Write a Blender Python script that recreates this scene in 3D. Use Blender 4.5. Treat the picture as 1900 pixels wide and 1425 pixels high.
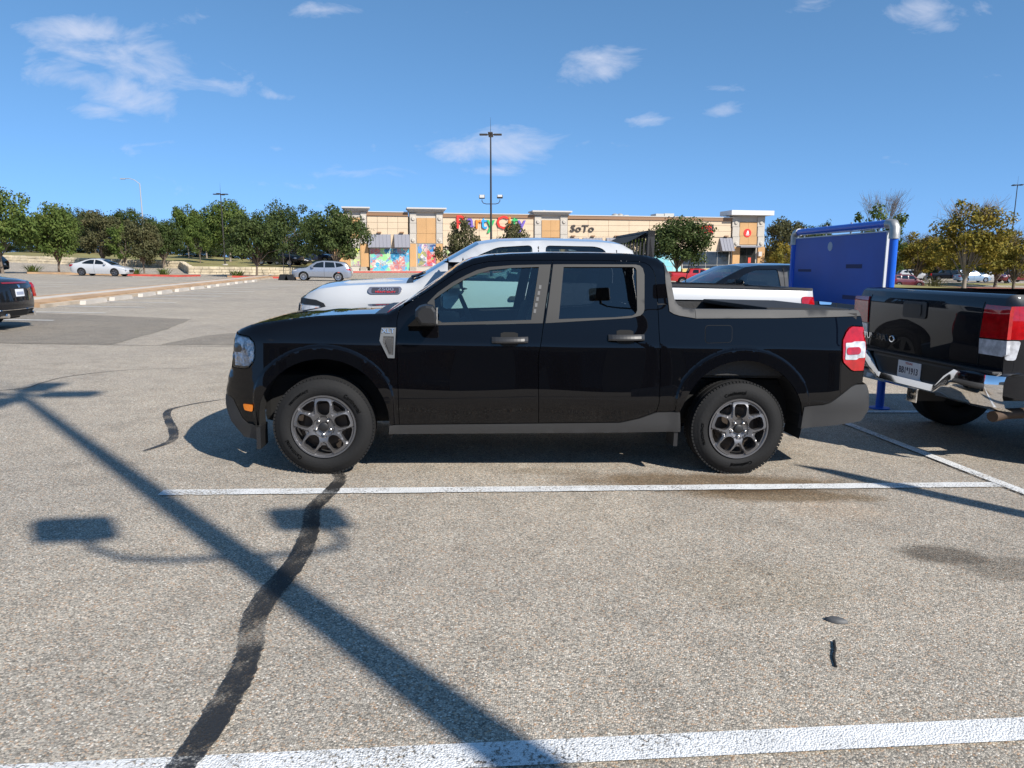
import bpy, bmesh, math, random
import numpy as np
from mathutils import Vector, Matrix
from mathutils.geometry import delaunay_2d_cdt
R = math.radians
for o in list(bpy.data.objects):
    bpy.data.objects.remove(o)
scn = bpy.context.scene
C = scn.collection

# ------------------------------------------------------------------ camera
CAMH = 1.523
PITCH = math.atan((712.5 - 493) / 1318.0)
cam = bpy.data.cameras.new('camera')
cam.sensor_width = 36.0
cam.lens = 36.0 * 1318 / 1900
cam.clip_start = 0.05
cam.clip_end = 4000
co = bpy.data.objects.new('camera', cam)
C.objects.link(co)
co.location = (0, 0, CAMH)
co.rotation_euler = (math.pi / 2 - PITCH, 0, 0)
scn.camera = co

# ------------------------------------------------------------------ sky, sun, exposure
SUN_EL, SUN_AZ = R(38.0), R(136.4)      # azimuth measured clockwise from +Y (the view direction)
world = bpy.data.worlds.new('World')
scn.world = world
world.use_nodes = True
wn, wl = world.node_tree.nodes, world.node_tree.links
wn.clear()


def wmath(op, a, b=None, c=None, clamp=False):
    n = wn.new('ShaderNodeMath')
    n.operation = op
    n.use_clamp = clamp
    for i, v in enumerate((a, b, c)):
        if v is None:
            continue
        if isinstance(v, (int, float)):
            n.inputs[i].default_value = v
        else:
            wl.new(v, n.inputs[i])
    return n.outputs[0]


sky = wn.new('ShaderNodeTexSky')
sky.sky_type = 'NISHITA'
sky.sun_disc = False
sky.sun_elevation = SUN_EL
sky.sun_rotation = SUN_AZ
sky.altitude = 200
sky.air_density = 1.0
sky.dust_density = 0.35
sky.ozone_density = 2.4
# the air that day was very clear: pull the low sky from yellow towards blue, keeping its brightness
bw = wn.new('ShaderNodeRGBToBW')
wl.new(sky.outputs[0], bw.inputs[0])
tintc = wn.new('ShaderNodeMix')
tintc.data_type = 'RGBA'
tintc.blend_type = 'MULTIPLY'
tintc.inputs[0].default_value = 1.0
flat = wmath('MULTIPLY', wmath('POWER', bw.outputs[0], 0.66), 2.0)
wl.new(flat, tintc.inputs[6])
tintc.inputs[7].default_value = (.40, 1.0, 2.05, 1)
hs = wn.new('ShaderNodeMix')
hs.data_type = 'RGBA'
hs.inputs[0].default_value = 0.85
wl.new(sky.outputs[0], hs.inputs[6])
wl.new(tintc.outputs[2], hs.inputs[7])
tc = wn.new('ShaderNodeTexCoord')
sep = wn.new('ShaderNodeSeparateXYZ')
wl.new(tc.outputs['Generated'], sep.inputs[0])
ya = wmath('MAXIMUM', wmath('ABSOLUTE', sep.outputs[1]), 0.08)
ca = wmath('DIVIDE', sep.outputs[0], ya)
ce = wmath('DIVIDE', sep.outputs[2], ya)
cv = wn.new('ShaderNodeCombineXYZ')
wl.new(ca, cv.inputs[0])
wl.new(wmath('MULTIPLY', ce, 2.3), cv.inputs[1])
nz = wn.new('ShaderNodeTexNoise')
nz.inputs['Scale'].default_value = 9.0
nz.inputs['Detail'].default_value = 6.0
nz.inputs['Roughness'].default_value = 0.62
nz.inputs['Distortion'].default_value = 0.5
wl.new(cv.outputs[0], nz.inputs['Vector'])
nlow = wn.new('ShaderNodeTexNoise')
nlow.inputs['Scale'].default_value = 2.1
nlow.inputs['Detail'].default_value = 2.0
wl.new(cv.outputs[0], nlow.inputs['Vector'])
# cumulus and wisps, listed by where the photograph shows them: (u, v, half width, half height, slope, weight)
CLP = [(270, 112, 175, 36, .22, 1.0), (170, 62, 125, 25, .1, .85), (130, 138, 130, 25, .3, .95), (230, 178, 110, 28, .35, 1.0), (190, 208, 65, 18, .2, .85), (400, 152, 75, 16, .25, .75),
       (515, 178, 45, 10, .2, .65), (380, 30, 60, 14, 0, .55), (590, 18, 95, 14, 0, .6), (1110, 125, 55, 42, .3, 1.0), (1170, 95, 50, 12, -.1, .75), (930, 270, 125, 28, -.05, 1.05),
       (920, 315, 60, 14, 0, .75), (1215, 222, 50, 12, -.1, .8), (1340, 207, 45, 13, -.15, .9), (1700, 22, 90, 28, .1, .9), (1740, 46, 45, 16, 0, .75), (1490, 14, 60, 14, -.2, .55),
       (640, 320, 105, 16, .05, .62), (520, 345, 70, 10, .05, .5), (510, 275, 50, 8, .15, .55), (220, 330, 60, 9, .05, .45), (1345, 163, 45, 9, 0, .5)]
CL = []
for (u, v, wu, wv, sl, wt) in CLP:
    bb = (712.5 - v) / 1318
    yy = math.cos(PITCH) + bb * math.sin(PITCH)
    CL.append(((u - 950) / 1318 / yy, (bb * math.cos(PITCH) - math.sin(PITCH)) / yy, wu / 1318 / yy, wv / 1318, -sl, wt))
acc = None
for (a0, e0, wa, we, sl, wt) in CL:
    if wt <= 0:
        continue
    mp = wn.new('ShaderNodeMapping')
    mp.vector_type = 'TEXTURE'
    mp.inputs['Location'].default_value = (a0, e0 * 2.3, 0)
    mp.inputs['Rotation'].default_value = (0, 0, math.atan(sl * 2.3))
    mp.inputs['Scale'].default_value = (wa * 1.7, we * 1.7 * 2.3, 1)
    wl.new(cv.outputs[0], mp.inputs[0])
    gr = wn.new('ShaderNodeTexGradient')
    gr.gradient_type = 'SPHERICAL'
    wl.new(mp.outputs[0], gr.inputs[0])
    b = wmath('MULTIPLY', gr.outputs['Fac'], wt * 1.35)
    acc = b if acc is None else wmath('MAXIMUM', acc, b)
acc = wmath('MINIMUM', acc, 1.0)
generic = wmath('MULTIPLY', wmath('SUBTRACT', nlow.outputs[0], 0.56, clamp=True), 1.6)
acc = wmath('MAXIMUM', acc, generic)
dens = wmath('MULTIPLY', wmath('SUBTRACT', wmath('ADD', wmath('MULTIPLY', acc, 0.52), wmath('MULTIPLY', nz.outputs[0], 1.5)), 1.0), 2.2, clamp=True)
dens = wmath('MULTIPLY', wmath('MULTIPLY', dens, 0.60), wmath('GREATER_THAN', sep.outputs[2], 0.0))
mixc = wn.new('ShaderNodeMix')
mixc.data_type = 'RGBA'
wl.new(dens, mixc.inputs[0])
wl.new(hs.outputs[2], mixc.inputs[6])
mixc.inputs[7].default_value = (9.6, 10.0, 11.6, 1)
bg = wn.new('ShaderNodeBackground')
bg.inputs['Strength'].default_value = 0.062
wl.new(mixc.outputs[2], bg.inputs['Color'])
wo = wn.new('ShaderNodeOutputWorld')
wl.new(bg.outputs[0], wo.inputs['Surface'])

sd = bpy.data.lights.new('sun', 'SUN')
sd.energy = 5.0
sd.angle = R(0.53)
sd.color = (1.0, 0.945, 0.86)
so = bpy.data.objects.new('sun', sd)
C.objects.link(so)
so.location = (30, -30, 40)
sv = Vector((math.sin(SUN_AZ) * math.cos(SUN_EL), math.cos(SUN_AZ) * math.cos(SUN_EL), math.sin(SUN_EL)))
so.rotation_euler = sv.to_track_quat('Z', 'Y').to_euler()

scn.view_settings.view_transform = 'Standard'
scn.view_settings.look = 'None'
scn.view_settings.exposure = 0.42
scn.view_settings.gamma = 1.0
scn.render.engine = 'CYCLES'

# ------------------------------------------------------------------ ground shape and picture-to-place helpers


def sstep(a, b, t):
    t = min(1.0, max(0.0, (t - a) / (b - a)))
    return t * t * (3 - 2 * t)


def gz(x, y):
    """height of the parking lot: a plane that falls gently to the right, rising to the shops"""
    p = -0.0225 * 140 * math.tanh(x / 140) - 0.0017 * min(y, 120)
    w = sstep(70, 88, y) * (1 - sstep(30, 50, x))
    t = 0.80 + 0.03 * min(60, max(0, -20 - x)) - 0.006 * max(0, x + 20)
    p = p * (1 - w) + t * w
    w2 = sstep(88, 100, y) * sstep(30, 48, x)
    return p * (1 - w2) - 0.75 * w2


CP, SP = math.cos(PITCH), math.sin(PITCH)


def at(u, v, y):
    """the point at world depth y that the photograph shows at pixel (u, v)"""
    a, b = (u - 950) / 1318, -(v - 712.5) / 1318
    d = Vector((a, CP + b * SP, -SP + b * CP))
    return d * (y / d.y) + Vector((0, 0, CAMH))


def onx(u, y):
    return (u - 950) / 1336.0 * y


# ------------------------------------------------------------------ materials
MATS = {}


def mat(name, col, rough=0.6, metal=0.0, coat=0.0, vary=0.0, vscale=6.0, bump=0.0, bscale=40.0, spec=0.5, emit=None, tint=None):
    if name in MATS:
        return MATS[name]
    m = bpy.data.materials.new(name)
    m.use_nodes = True
    nt = m.node_tree
    b = nt.nodes['Principled BSDF']
    c4 = (col[0], col[1], col[2], 1)
    b.inputs['Base Color'].default_value = c4
    b.inputs['Roughness'].default_value = rough
    b.inputs['Metallic'].default_value = metal
    b.inputs['Specular IOR Level'].default_value = spec
    if coat:
        b.inputs['Coat Weight'].default_value = coat
        b.inputs['Coat Roughness'].default_value = 0.01
        b.inputs['Coat IOR'].default_value = 1.43
    if vary or bump:
        tcn = nt.nodes.new('ShaderNodeTexCoord')
    if vary:
        n = nt.nodes.new('ShaderNodeTexNoise')
        n.inputs['Scale'].default_value = vscale
        n.inputs['Detail'].default_value = 5
        nt.links.new(tcn.outputs['Object'], n.inputs['Vector'])
        r = nt.nodes.new('ShaderNodeValToRGB')
        t = tint or (1, 1, 1)
        r.color_ramp.elements[0].position = 0.3
        r.color_ramp.elements[1].position = 0.7
        r.color_ramp.elements[0].color = tuple(max(0, c * (1 - vary)) for c in col) + (1,)
        r.color_ramp.elements[1].color = tuple(min(1, c * (1 + vary) * k) for c, k in zip(col, t)) + (1,)
        nt.links.new(n.outputs[0], r.inputs[0])
        nt.links.new(r.outputs[0], b.inputs['Base Color'])
    if bump:
        n2 = nt.nodes.new('ShaderNodeTexNoise')
        n2.inputs['Scale'].default_value = bscale
        n2.inputs['Detail'].default_value = 6
        nt.links.new(tcn.outputs['Object'], n2.inputs['Vector'])
        bp = nt.nodes.new('ShaderNodeBump')
        bp.inputs['Strength'].default_value = bump
        bp.inputs['Distance'].default_value = 0.02
        nt.links.new(n2.outputs[0], bp.inputs['Height'])
        nt.links.new(bp.outputs[0], b.inputs['Normal'])
    if emit:
        b.inputs['Emission Color'].default_value = emit[:3] + (1,)
        b.inputs['Emission Strength'].default_value = emit[3]
    MATS[name] = m
    return m


def glass(name, tint, refl=1.0):
    if name in MATS:
        return MATS[name]
    m = bpy.data.materials.new(name)
    m.use_nodes = True
    nt = m.node_tree
    nt.nodes.clear()
    out = nt.nodes.new('ShaderNodeOutputMaterial')
    t = nt.nodes.new('ShaderNodeBsdfTransparent')
    t.inputs[0].default_value = tint + (1,)
    g = nt.nodes.new('ShaderNodeBsdfGlossy')
    g.inputs['Roughness'].default_value = 0.0
    g.inputs[0].default_value = (refl, refl, refl, 1)
    f = nt.nodes.new('ShaderNodeFresnel')
    f.inputs[0].default_value = 1.8
    mx = nt.nodes.new('ShaderNodeMixShader')
    nt.links.new(f.outputs[0], mx.inputs[0])
    nt.links.new(t.outputs[0], mx.inputs[1])
    nt.links.new(g.outputs[0], mx.inputs[2])
    nt.links.new(mx.outputs[0], out.inputs[0])
    MATS[name] = m
    return m


class NT:
    """small node helper"""
    def __init__(self, name):
        self.m = bpy.data.materials.new(name)
        self.m.use_nodes = True
        self.t = self.m.node_tree
        self.b = self.t.nodes['Principled BSDF']
        self.out = self.t.nodes['Material Output']
        self.geo = self.t.nodes.new('ShaderNodeTexCoord')
        self.P = self.geo.outputs['Object']
        MATS[name] = self.m

    def link(self, a, b):
        self.t.links.new(a, b)

    def put(self, sock, v):
        if isinstance(v, (int, float, tuple)):
            sock.default_value = v
        else:
            self.link(v, sock)

    def math(self, op, a, b=0.0, clamp=False):
        n = self.t.nodes.new('ShaderNodeMath')
        n.operation = op
        n.use_clamp = clamp
        self.put(n.inputs[0], a)
        self.put(n.inputs[1], b)
        return n.outputs[0]

    def noise(self, scale, detail=4, rough=0.55, vec=None, dist=0.0):
        n = self.t.nodes.new('ShaderNodeTexNoise')
        n.inputs['Scale'].default_value = scale
        n.inputs['Detail'].default_value = detail
        n.inputs['Roughness'].default_value = rough
        n.inputs['Distortion'].default_value = dist
        self.link(vec or self.P, n.inputs['Vector'])
        return n.outputs[0]

    def voro(self, scale, feature='F1', vec=None):
        n = self.t.nodes.new('ShaderNodeTexVoronoi')
        n.feature = feature
        n.inputs['Scale'].default_value = scale
        self.link(vec or self.P, n.inputs['Vector'])
        return n

    def ramp(self, f, stops):
        n = self.t.nodes.new('ShaderNodeValToRGB')
        e = n.color_ramp.elements
        while len(e) < len(stops):
            e.new(0.5)
        for i, (p, c) in enumerate(stops):
            e[i].position = p
            e[i].color = (c[0], c[1], c[2], 1) if isinstance(c, tuple) else (c, c, c, 1)
        self.link(f, n.inputs[0])
        return n.outputs[0]

    def mix(self, f, a, b, mode='MIX'):
        n = self.t.nodes.new('ShaderNodeMix')
        n.data_type = 'RGBA'
        n.blend_type = mode
        self.put(n.inputs[0], f)
        self.put(n.inputs[6], a if not isinstance(a, tuple) else a[:3] + (1,))
        self.put(n.inputs[7], b if not isinstance(b, tuple) else b[:3] + (1,))
        return n.outputs[2]

    def bump(self, h, s, d):
        n = self.t.nodes.new('ShaderNodeBump')
        n.inputs['Strength'].default_value = s
        n.inputs['Distance'].default_value = d
        self.link(h, n.inputs['Height'])
        self.link(n.outputs[0], self.b.inputs['Normal'])

    def alpha(self, f):
        tr = self.t.nodes.new('ShaderNodeBsdfTransparent')
        mx = self.t.nodes.new('ShaderNodeMixShader')
        self.put(mx.inputs[0], f)
        self.link(tr.outputs[0], mx.inputs[1])
        self.link(self.b.outputs[0], mx.inputs[2])
        self.link(mx.outputs[0], self.out.inputs[0])


def asphalt_material(name, dark=1.0, stains=()):
    n = NT(name)
    v = n.voro(140.0)
    sp = n.t.nodes.new('ShaderNodeSeparateColor')
    n.link(v.outputs['Color'], sp.inputs[0])
    stone = n.ramp(sp.outputs[0], [(0.0, (.13, .118, .10)), (.22, (.215, .192, .162)), (.5, (.30, .268, .228)), (.75, (.40, .355, .295)), (.88, (.31, .20, .125)), (1.0, (.58, .54, .48))])
    gap = n.ramp(v.outputs['Distance'], [(0.0, 1.0), (.5, .97), (.85, .55)])
    c = n.mix(1.0, stone, gap, 'MULTIPLY')
    fine = n.ramp(n.noise(260.0, 2), [(.3, .78), (.7, 1.2)])
    c = n.mix(1.0, c, fine, 'MULTIPLY')
    big = n.ramp(n.noise(.33, 3, .6), [(.3, (.86, .86, .87)), (.7, (1.1, 1.08, 1.05))])
    c = n.mix(1.0, c, big, 'MULTIPLY')
    mid = n.ramp(n.noise(3.2, 4, .65), [(.28, .83), (.5, 1.0), (.75, 1.1)])
    c = n.mix(1.0, c, mid, 'MULTIPLY')
    spots = n.ramp(n.voro(2.3).outputs['Distance'], [(0.0, .38), (.03, .5), (.05, 1.0)])
    spots2 = n.ramp(n.noise(14.0, 3), [(.44, 1.0), (.5, 0.0)])
    c = n.mix(n.math('SUBTRACT', 1.0, spots2), c, n.mix(1.0, c, spots, 'MULTIPLY'))
    if stains:
        nn = n.noise(5.0, 4, .65)
    for (sx, sy, rx, ry, col, amt) in stains:
        mp = n.t.nodes.new('ShaderNodeMapping')
        mp.vector_type = 'TEXTURE'
        mp.inputs['Location'].default_value = (sx, sy, 0)
        mp.inputs['Scale'].default_value = (rx * 1.5, ry * 1.5, 50)
        n.link(n.P, mp.inputs[0])
        gr = n.t.nodes.new('ShaderNodeTexGradient')
        gr.gradient_type = 'SPHERICAL'
        n.link(mp.outputs[0], gr.inputs[0])
        f = n.math('MULTIPLY', n.math('SUBTRACT', gr.outputs['Fac'], n.math('MULTIPLY', nn, .5)), 3.2, clamp=True)
        c = n.mix(n.math('MULTIPLY', f, amt), c, n.mix(1.0, c, col, 'MULTIPLY'))
    if dark != 1.0:
        c = n.mix(1.0, c, (dark * .965, dark * .98, dark * .975), 'MULTIPLY')
    n.link(c, n.b.inputs['Base Color'])
    n.b.inputs['Roughness'].default_value = 0.86
    n.b.inputs['Specular IOR Level'].default_value = 0.3
    n.bump(v.outputs['Distance'], 0.55, -0.006)
    return n.m


def paint_material(name, col, wear):
    n = NT(name)
    w = n.noise(70.0, 6, .75)
    w2 = n.noise(2.2, 3)
    f = n.math('MULTIPLY', n.math('SUBTRACT', n.math('ADD', w, n.math('MULTIPLY', w2, .45)), wear), 9.0, clamp=True)
    c = n.ramp(n.noise(9.0, 5), [(.3, tuple(k * .82 for k in col)), (.7, col)])
    n.link(c, n.b.inputs['Base Color'])
    n.b.inputs['Roughness'].default_value = 0.7
    v = n.voro(140.0)
    n.bump(v.outputs['Distance'], 0.7, -0.006)
    n.alpha(f)
    return n.m


# ------------------------------------------------------------------ object helpers
def tag(o, label=None, cat=None, group=None, kind=None):
    if label:
        o['label'] = label
    if cat:
        o['category'] = cat
    if group:
        o['group'] = group
    if kind:
        o['kind'] = kind
    return o


def empty(name, loc=(0, 0, 0), rz=0.0):
    o = bpy.data.objects.new(name, None)
    C.objects.link(o)
    o.location = loc
    o.rotation_euler = (0, 0, rz)
    o.empty_display_size = 0.2
    return o


def mesh_obj(name, me, m=None, parent=None, loc=None):
    o = bpy.data.objects.new(name, me)
    C.objects.link(o)
    if m is not None and not me.materials:
        me.materials.append(m)
    if parent is not None:
        o.parent = parent
    if loc is not None:
        o.location = loc
    return o


def smooth(me, angle=40.0):
    me.polygons.foreach_set('use_smooth', [True] * len(me.polygons))
    try:
        me.set_sharp_from_angle(angle=R(angle))
    except Exception:
        pass


class MB:
    def __init__(self):
        self.v, self.f = [], []

    def add(self, vs, fs):
        k = len(self.v)
        self.v += [tuple(p) for p in vs]
        self.f += [tuple(i + k for i in f) for f in fs]
        return self

    def box(self, x0, x1, y0, y1, z0, z1, bev=0.0, mtx=None):
        if bev > 0:
            b = min(bev, abs(x1 - x0) * .45, abs(y1 - y0) * .45, abs(z1 - z0) * .45)
            bm = bmesh.new()
            bmesh.ops.create_cube(bm, size=1.0)
            for p in bm.verts:
                p.co = Vector(((x0 + x1) / 2 + p.co.x * (x1 - x0), (y0 + y1) / 2 + p.co.y * (y1 - y0), (z0 + z1) / 2 + p.co.z * (z1 - z0)))
            bmesh.ops.bevel(bm, geom=list(bm.edges), offset=b, segments=2, affect='EDGES', profile=0.6)
            bm.verts.ensure_lookup_table()
            vs = [p.co.copy() for p in bm.verts]
            fs = [[q.index for q in f.verts] for f in bm.faces]
            bm.free()
        else:
            vs = [Vector((x, y, z)) for z in (z0, z1) for y in (y0, y1) for x in (x0, x1)]
            fs = [(0, 2, 3, 1), (4, 5, 7, 6), (0, 1, 5, 4), (2, 6, 7, 3), (0, 4, 6, 2), (1, 3, 7, 5)]
        if mtx is not None:
            vs = [mtx @ p for p in vs]
        return self.add(vs, fs)

    def tube(self, pts, rad, n=8, cap=True):
        pts = [Vector(p) for p in pts]
        if isinstance(rad, (int, float)):
            rad = [rad] * len(pts)
        k = len(self.v)
        prev = None
        for i, p in enumerate(pts):
            d = (pts[min(i + 1, len(pts) - 1)] - pts[max(i - 1, 0)]).normalized()
            up = Vector((0, 0, 1)) if abs(d.z) < 0.9 else Vector((1, 0, 0))
            if prev is not None:
                up = prev
            s = d.cross(up)
            if s.length < 1e-4:
                s = d.cross(Vector((0, 1, 0)))
            s.normalize()
            t = s.cross(d).normalized()
            prev = t
            for j in range(n):
                a = 2 * math.pi * j / n
                self.v.append(tuple(p + (s * math.cos(a) + t * math.sin(a)) * rad[i]))
        for i in range(len(pts) - 1):
            for j in range(n):
                self.f.append((k + i * n + j, k + i * n + (j + 1) % n, k + (i + 1) * n + (j + 1) % n, k + (i + 1) * n + j))
        if cap:
            self.f.append(tuple(k + j for j in reversed(range(n))))
            e = k + (len(pts) - 1) * n
            self.f.append(tuple(e + j for j in range(n)))
        return self

    def lathe(self, prof, n=32, axis='Y', c=(0, 0, 0)):
        """prof: list of (axial, radius)"""
        k = len(self.v)
        for (a, r) in prof:
            for j in range(n):
                t = 2 * math.pi * j / n
                p = (c[0] + r * math.cos(t), c[1] + a, c[2] + r * math.sin(t)) if axis == 'Y' else (c[0] + r * math.cos(t), c[1] + r * math.sin(t), c[2] + a)
                self.v.append(p)
        for i in range(len(prof) - 1):
            for j in range(n):
                self.f.append((k + i * n + j, k + i * n + (j + 1) % n, k + (i + 1) * n + (j + 1) % n, k + (i + 1) * n + j))
        return self

    def prism(self, poly, y0, y1):
        """polygon in (x, z), extruded along y"""
        n = len(poly)
        vs = [(p[0], y0, p[1]) for p in poly] + [(p[0], y1, p[1]) for p in poly]
        fs = [tuple(range(n)), tuple(reversed(range(n, 2 * n)))]
        fs += [(i, i + n, (i + 1) % n + n, (i + 1) % n) for i in range(n)]
        return self.add(vs, fs)

    def mesh(self, name, m=None, sm=None):
        me = bpy.data.meshes.new(name)
        me.from_pydata(self.v, [], self.f)
        if m is not None:
            me.materials.append(m)
        bm = bmesh.new()
        bm.from_mesh(me)
        bmesh.ops.recalc_face_normals(bm, faces=bm.faces)
        bm.to_mesh(me)
        bm.free()
        if sm:
            smooth(me, sm)
        me.update()
        return me

    def build(self, name, m=None, parent=None, sm=None, loc=None):
        return mesh_obj(name, self.mesh(name, m, sm), m, parent, loc)


def copy_tree(o, parent=None):
    c = o.copy()
    C.objects.link(c)
    c.parent = parent
    for ch in list(o.children):
        copy_tree(ch, c)
    return c


_tc = {}


def text_geo(s, size, extrude=0.004, font_bold=False, align='CENTER', spacing=1.0):
    key = (s, size, extrude, align, spacing)
    if key in _tc:
        return _tc[key]
    cu = bpy.data.curves.new('lettering', 'FONT')
    cu.body = s
    cu.size = size
    cu.extrude = extrude
    cu.offset = size * 0.012 if font_bold else 0
    cu.align_x = align
    cu.space_character = spacing
    cu.resolution_u = 2
    o = bpy.data.objects.new('lettering', cu)
    me = o.to_mesh()
    vs = [v.co.copy() for v in me.vertices]
    fs = [tuple(p.vertices) for p in me.polygons]
    o.to_mesh_clear()
    bpy.data.objects.remove(o)
    bpy.data.curves.remove(cu)
    _tc[key] = (vs, fs)
    return vs, fs


def text_obj(name, s, size, m, parent, fn, extrude=0.004, bold=False, align='CENTER', spacing=1.0):
    """fn maps text-plane (x, y, z-extrusion) to a local 3-D point"""
    vs, fs = text_geo(s, size, extrude, bold, align, spacing)
    me = bpy.data.meshes.new(name)
    me.from_pydata([tuple(fn(v.x, v.y, v.z)) for v in vs], [], fs)
    me.materials.append(m)
    return mesh_obj(name, me, m, parent)

# ------------------------------------------------------------------ ground
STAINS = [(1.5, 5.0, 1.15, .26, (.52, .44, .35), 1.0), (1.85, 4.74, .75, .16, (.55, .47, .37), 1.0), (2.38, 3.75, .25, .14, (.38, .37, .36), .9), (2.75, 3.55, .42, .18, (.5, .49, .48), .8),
          (.3, 5.2, .35, .1, (.7, .66, .6), .6), (1.2, 3.3, .5, .3, (.86, .84, .8), .7), (-6.2, 7.4, .8, .5, (.84, .84, .84), .6), (2.7, 2.75, .35, .3, (1.12, 1.0, .9), .6), (2.1, 4.45, .4, .2, (1.12, 1.03, .95), .6)]
A_LOT = asphalt_material('old asphalt', 1.4, STAINS)
A_DARK = asphalt_material('resealed asphalt', .92)
P_WHITE = paint_material('worn white line paint', (.74, .74, .73), .585)
P_FADED = paint_material('faded line paint', (.70, .69, .67), .50)


def sheet(name, xs, ys, m, zoff=0.0, kind='structure', parent=None):
    vs = [(x, y, gz(x, y) + zoff) for y in ys for x in xs]
    n = len(xs)
    fs = [(j * n + i, j * n + i + 1, (j + 1) * n + i + 1, (j + 1) * n + i) for j in range(len(ys) - 1) for i in range(n - 1)]
    me = bpy.data.meshes.new(name)
    me.from_pydata(vs, [], fs)
    me.materials.append(m)
    o = mesh_obj(name, me, m, parent)
    if kind:
        o['kind'] = kind
    return o


xs = [-900, -500, -300, -200, -150, -120] + [float(v) for v in np.arange(-100, 101, 4)] + [120, 150, 200, 300, 500, 900]
ys = [-400, -200, -100, -60, -40] + [float(v) for v in np.arange(-24, 69, 4)] + [float(v) for v in np.arange(70, 90, 1.5)] + [95, 110, 140, 200, 400, 1000]
tag(sheet('parking_lot', xs, ys, A_LOT), 'pale worn asphalt parking lot with exposed stone chips', 'parking lot')


def poly_sheet(name, pts, m, zoff, wob=0.0, seed=1, step=.35, kind='structure', thick=0.0):
    """flat piece lying on the lot, its edge broken up a little"""
    rnd = random.Random(seed)
    P = []
    n = len(pts)
    for i in range(n):
        a, b = Vector(pts[i]), Vector(pts[(i + 1) % n])
        k = max(1, int((b - a).length / step))
        for j in range(k):
            p = a.lerp(b, j / k)
            P.append((p.x + rnd.uniform(-wob, wob), p.y + rnd.uniform(-wob, wob)))
    top = [(x, y, gz(x, y) + zoff) for x, y in P]
    if thick:
        mb = MB()
        low = [(x, y, gz(x, y) - 0.05) for x, y in P]
        k = len(P)
        mb.add(top + low, [tuple(range(k))] + [(i, (i + 1) % k, (i + 1) % k + k, i + k) for i in range(k)])
        o = mb.build(name, m)
    else:
        me = bpy.data.meshes.new(name)
        me.from_pydata(top, [], [tuple(range(len(P)))])
        me.materials.append(m)
        o = mesh_obj(name, me, m)
    if kind:
        o['kind'] = kind
    return o


poly_sheet('resealed_patch', [(-30, 12.1), (-9.0, 12.45), (-7.1, 12.6), (-7.6, 15.7), (-8.3, 18.4), (-11.8, 19.2), (-30, 19.6)], A_DARK, .004, .04, 3)
poly_sheet('resealed_patch', [(-6.3, 12.75), (-1.5, 13.2), (-2.5, 16.5), (-5.9, 15.2), (-6.25, 14.4)], A_DARK, .004, .04, 4)

SA = R(5.8)                                   # direction of the stall lines
SD = Vector((math.cos(SA), math.sin(SA)))
SN = Vector((-math.sin(SA), math.cos(SA)))


def line_piece(name, a, b, w, m, zoff=.009, seed=0):
    a, b = Vector(a), Vector(b)
    d = (b - a).normalized()
    n = Vector((-d.y, d.x)) * w / 2
    rnd = random.Random(seed)
    L = (b - a).length
    k = max(2, int(L / .10)) if L < 9 and a.y < 16 else 4
    le, ri = [], []
    for i in range(k + 1):
        p = a.lerp(b, i / k)
        j = .004 if k > 4 else 0
        le.append(p + n * (1 + rnd.uniform(-1, 1) * j / w * 2))
        ri.append(p - n * (1 + rnd.uniform(-1, 1) * j / w * 2))
    pts = le + ri[::-1]
    me = bpy.data.meshes.new(name)
    N = len(pts)
    me.from_pydata([(p.x, p.y, gz(p.x, p.y) + zoff) for p in pts], [], [(i, N - 1 - i, N - 2 - i, i + 1) for i in range(k)])
    me.materials.append(m)
    o = mesh_obj(name, me, m)
    o['kind'] = 'structure'
    return o


L1 = Vector((-2.31, 4.49))
for k in range(-1, 18):
    base = L1 + SN * 2.69 * k
    pm = P_WHITE if k <= 1 else P_FADED
    line_piece('parking_line', base - (SD * .15 if k == -1 else SD * 0), base + SD * (5.97 + (6.0 if k != 0 else 0)), .115, pm, seed=k + 3)
    if k >= 2:
        line_piece('parking_line', base - SD * 7.4, base - SD * 12.6, .15, P_FADED, seed=k + 30)
line_piece('parking_line', L1 + SD * 6.0 - SN * 2.8, L1 + SD * 6.0 + SN * 30, .10, P_WHITE, zoff=.013, seed=90)
for k in range(2, 12):                        # second lot beyond the divider
    base = Vector((-21.5, 26)) + Vector((-.16, .987)) * 2.8 * k
    line_piece('parking_line', base, base - SD * 5.4, .15, P_FADED, seed=k + 60)
    line_piece('parking_line', base - SD * 12.5, base - SD * 18, .15, P_FADED, seed=k + 80)

# tar-sealed cracks
tarn = NT('crack sealing tar')
_w = tarn.math('MULTIPLY', tarn.math('SUBTRACT', tarn.math('ADD', tarn.noise(75.0, 6, .8), tarn.math('MULTIPLY', tarn.noise(3.4, 3), .75)), .76), 6.0, clamp=True)
_w = tarn.math('ADD', tarn.math('MULTIPLY', _w, .68), .28)
tarn.b.inputs['Base Color'].default_value = (.022, .021, .020, 1)
tarn.b.inputs['Roughness'].default_value = .55
tarn.bump(tarn.voro(105.0).outputs['Distance'], .6, -.005)
tarn.alpha(_w)
crk = mat('dark crack line', (.07, .062, .055), .9)  # one even dark brown for the thin cracks


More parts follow.
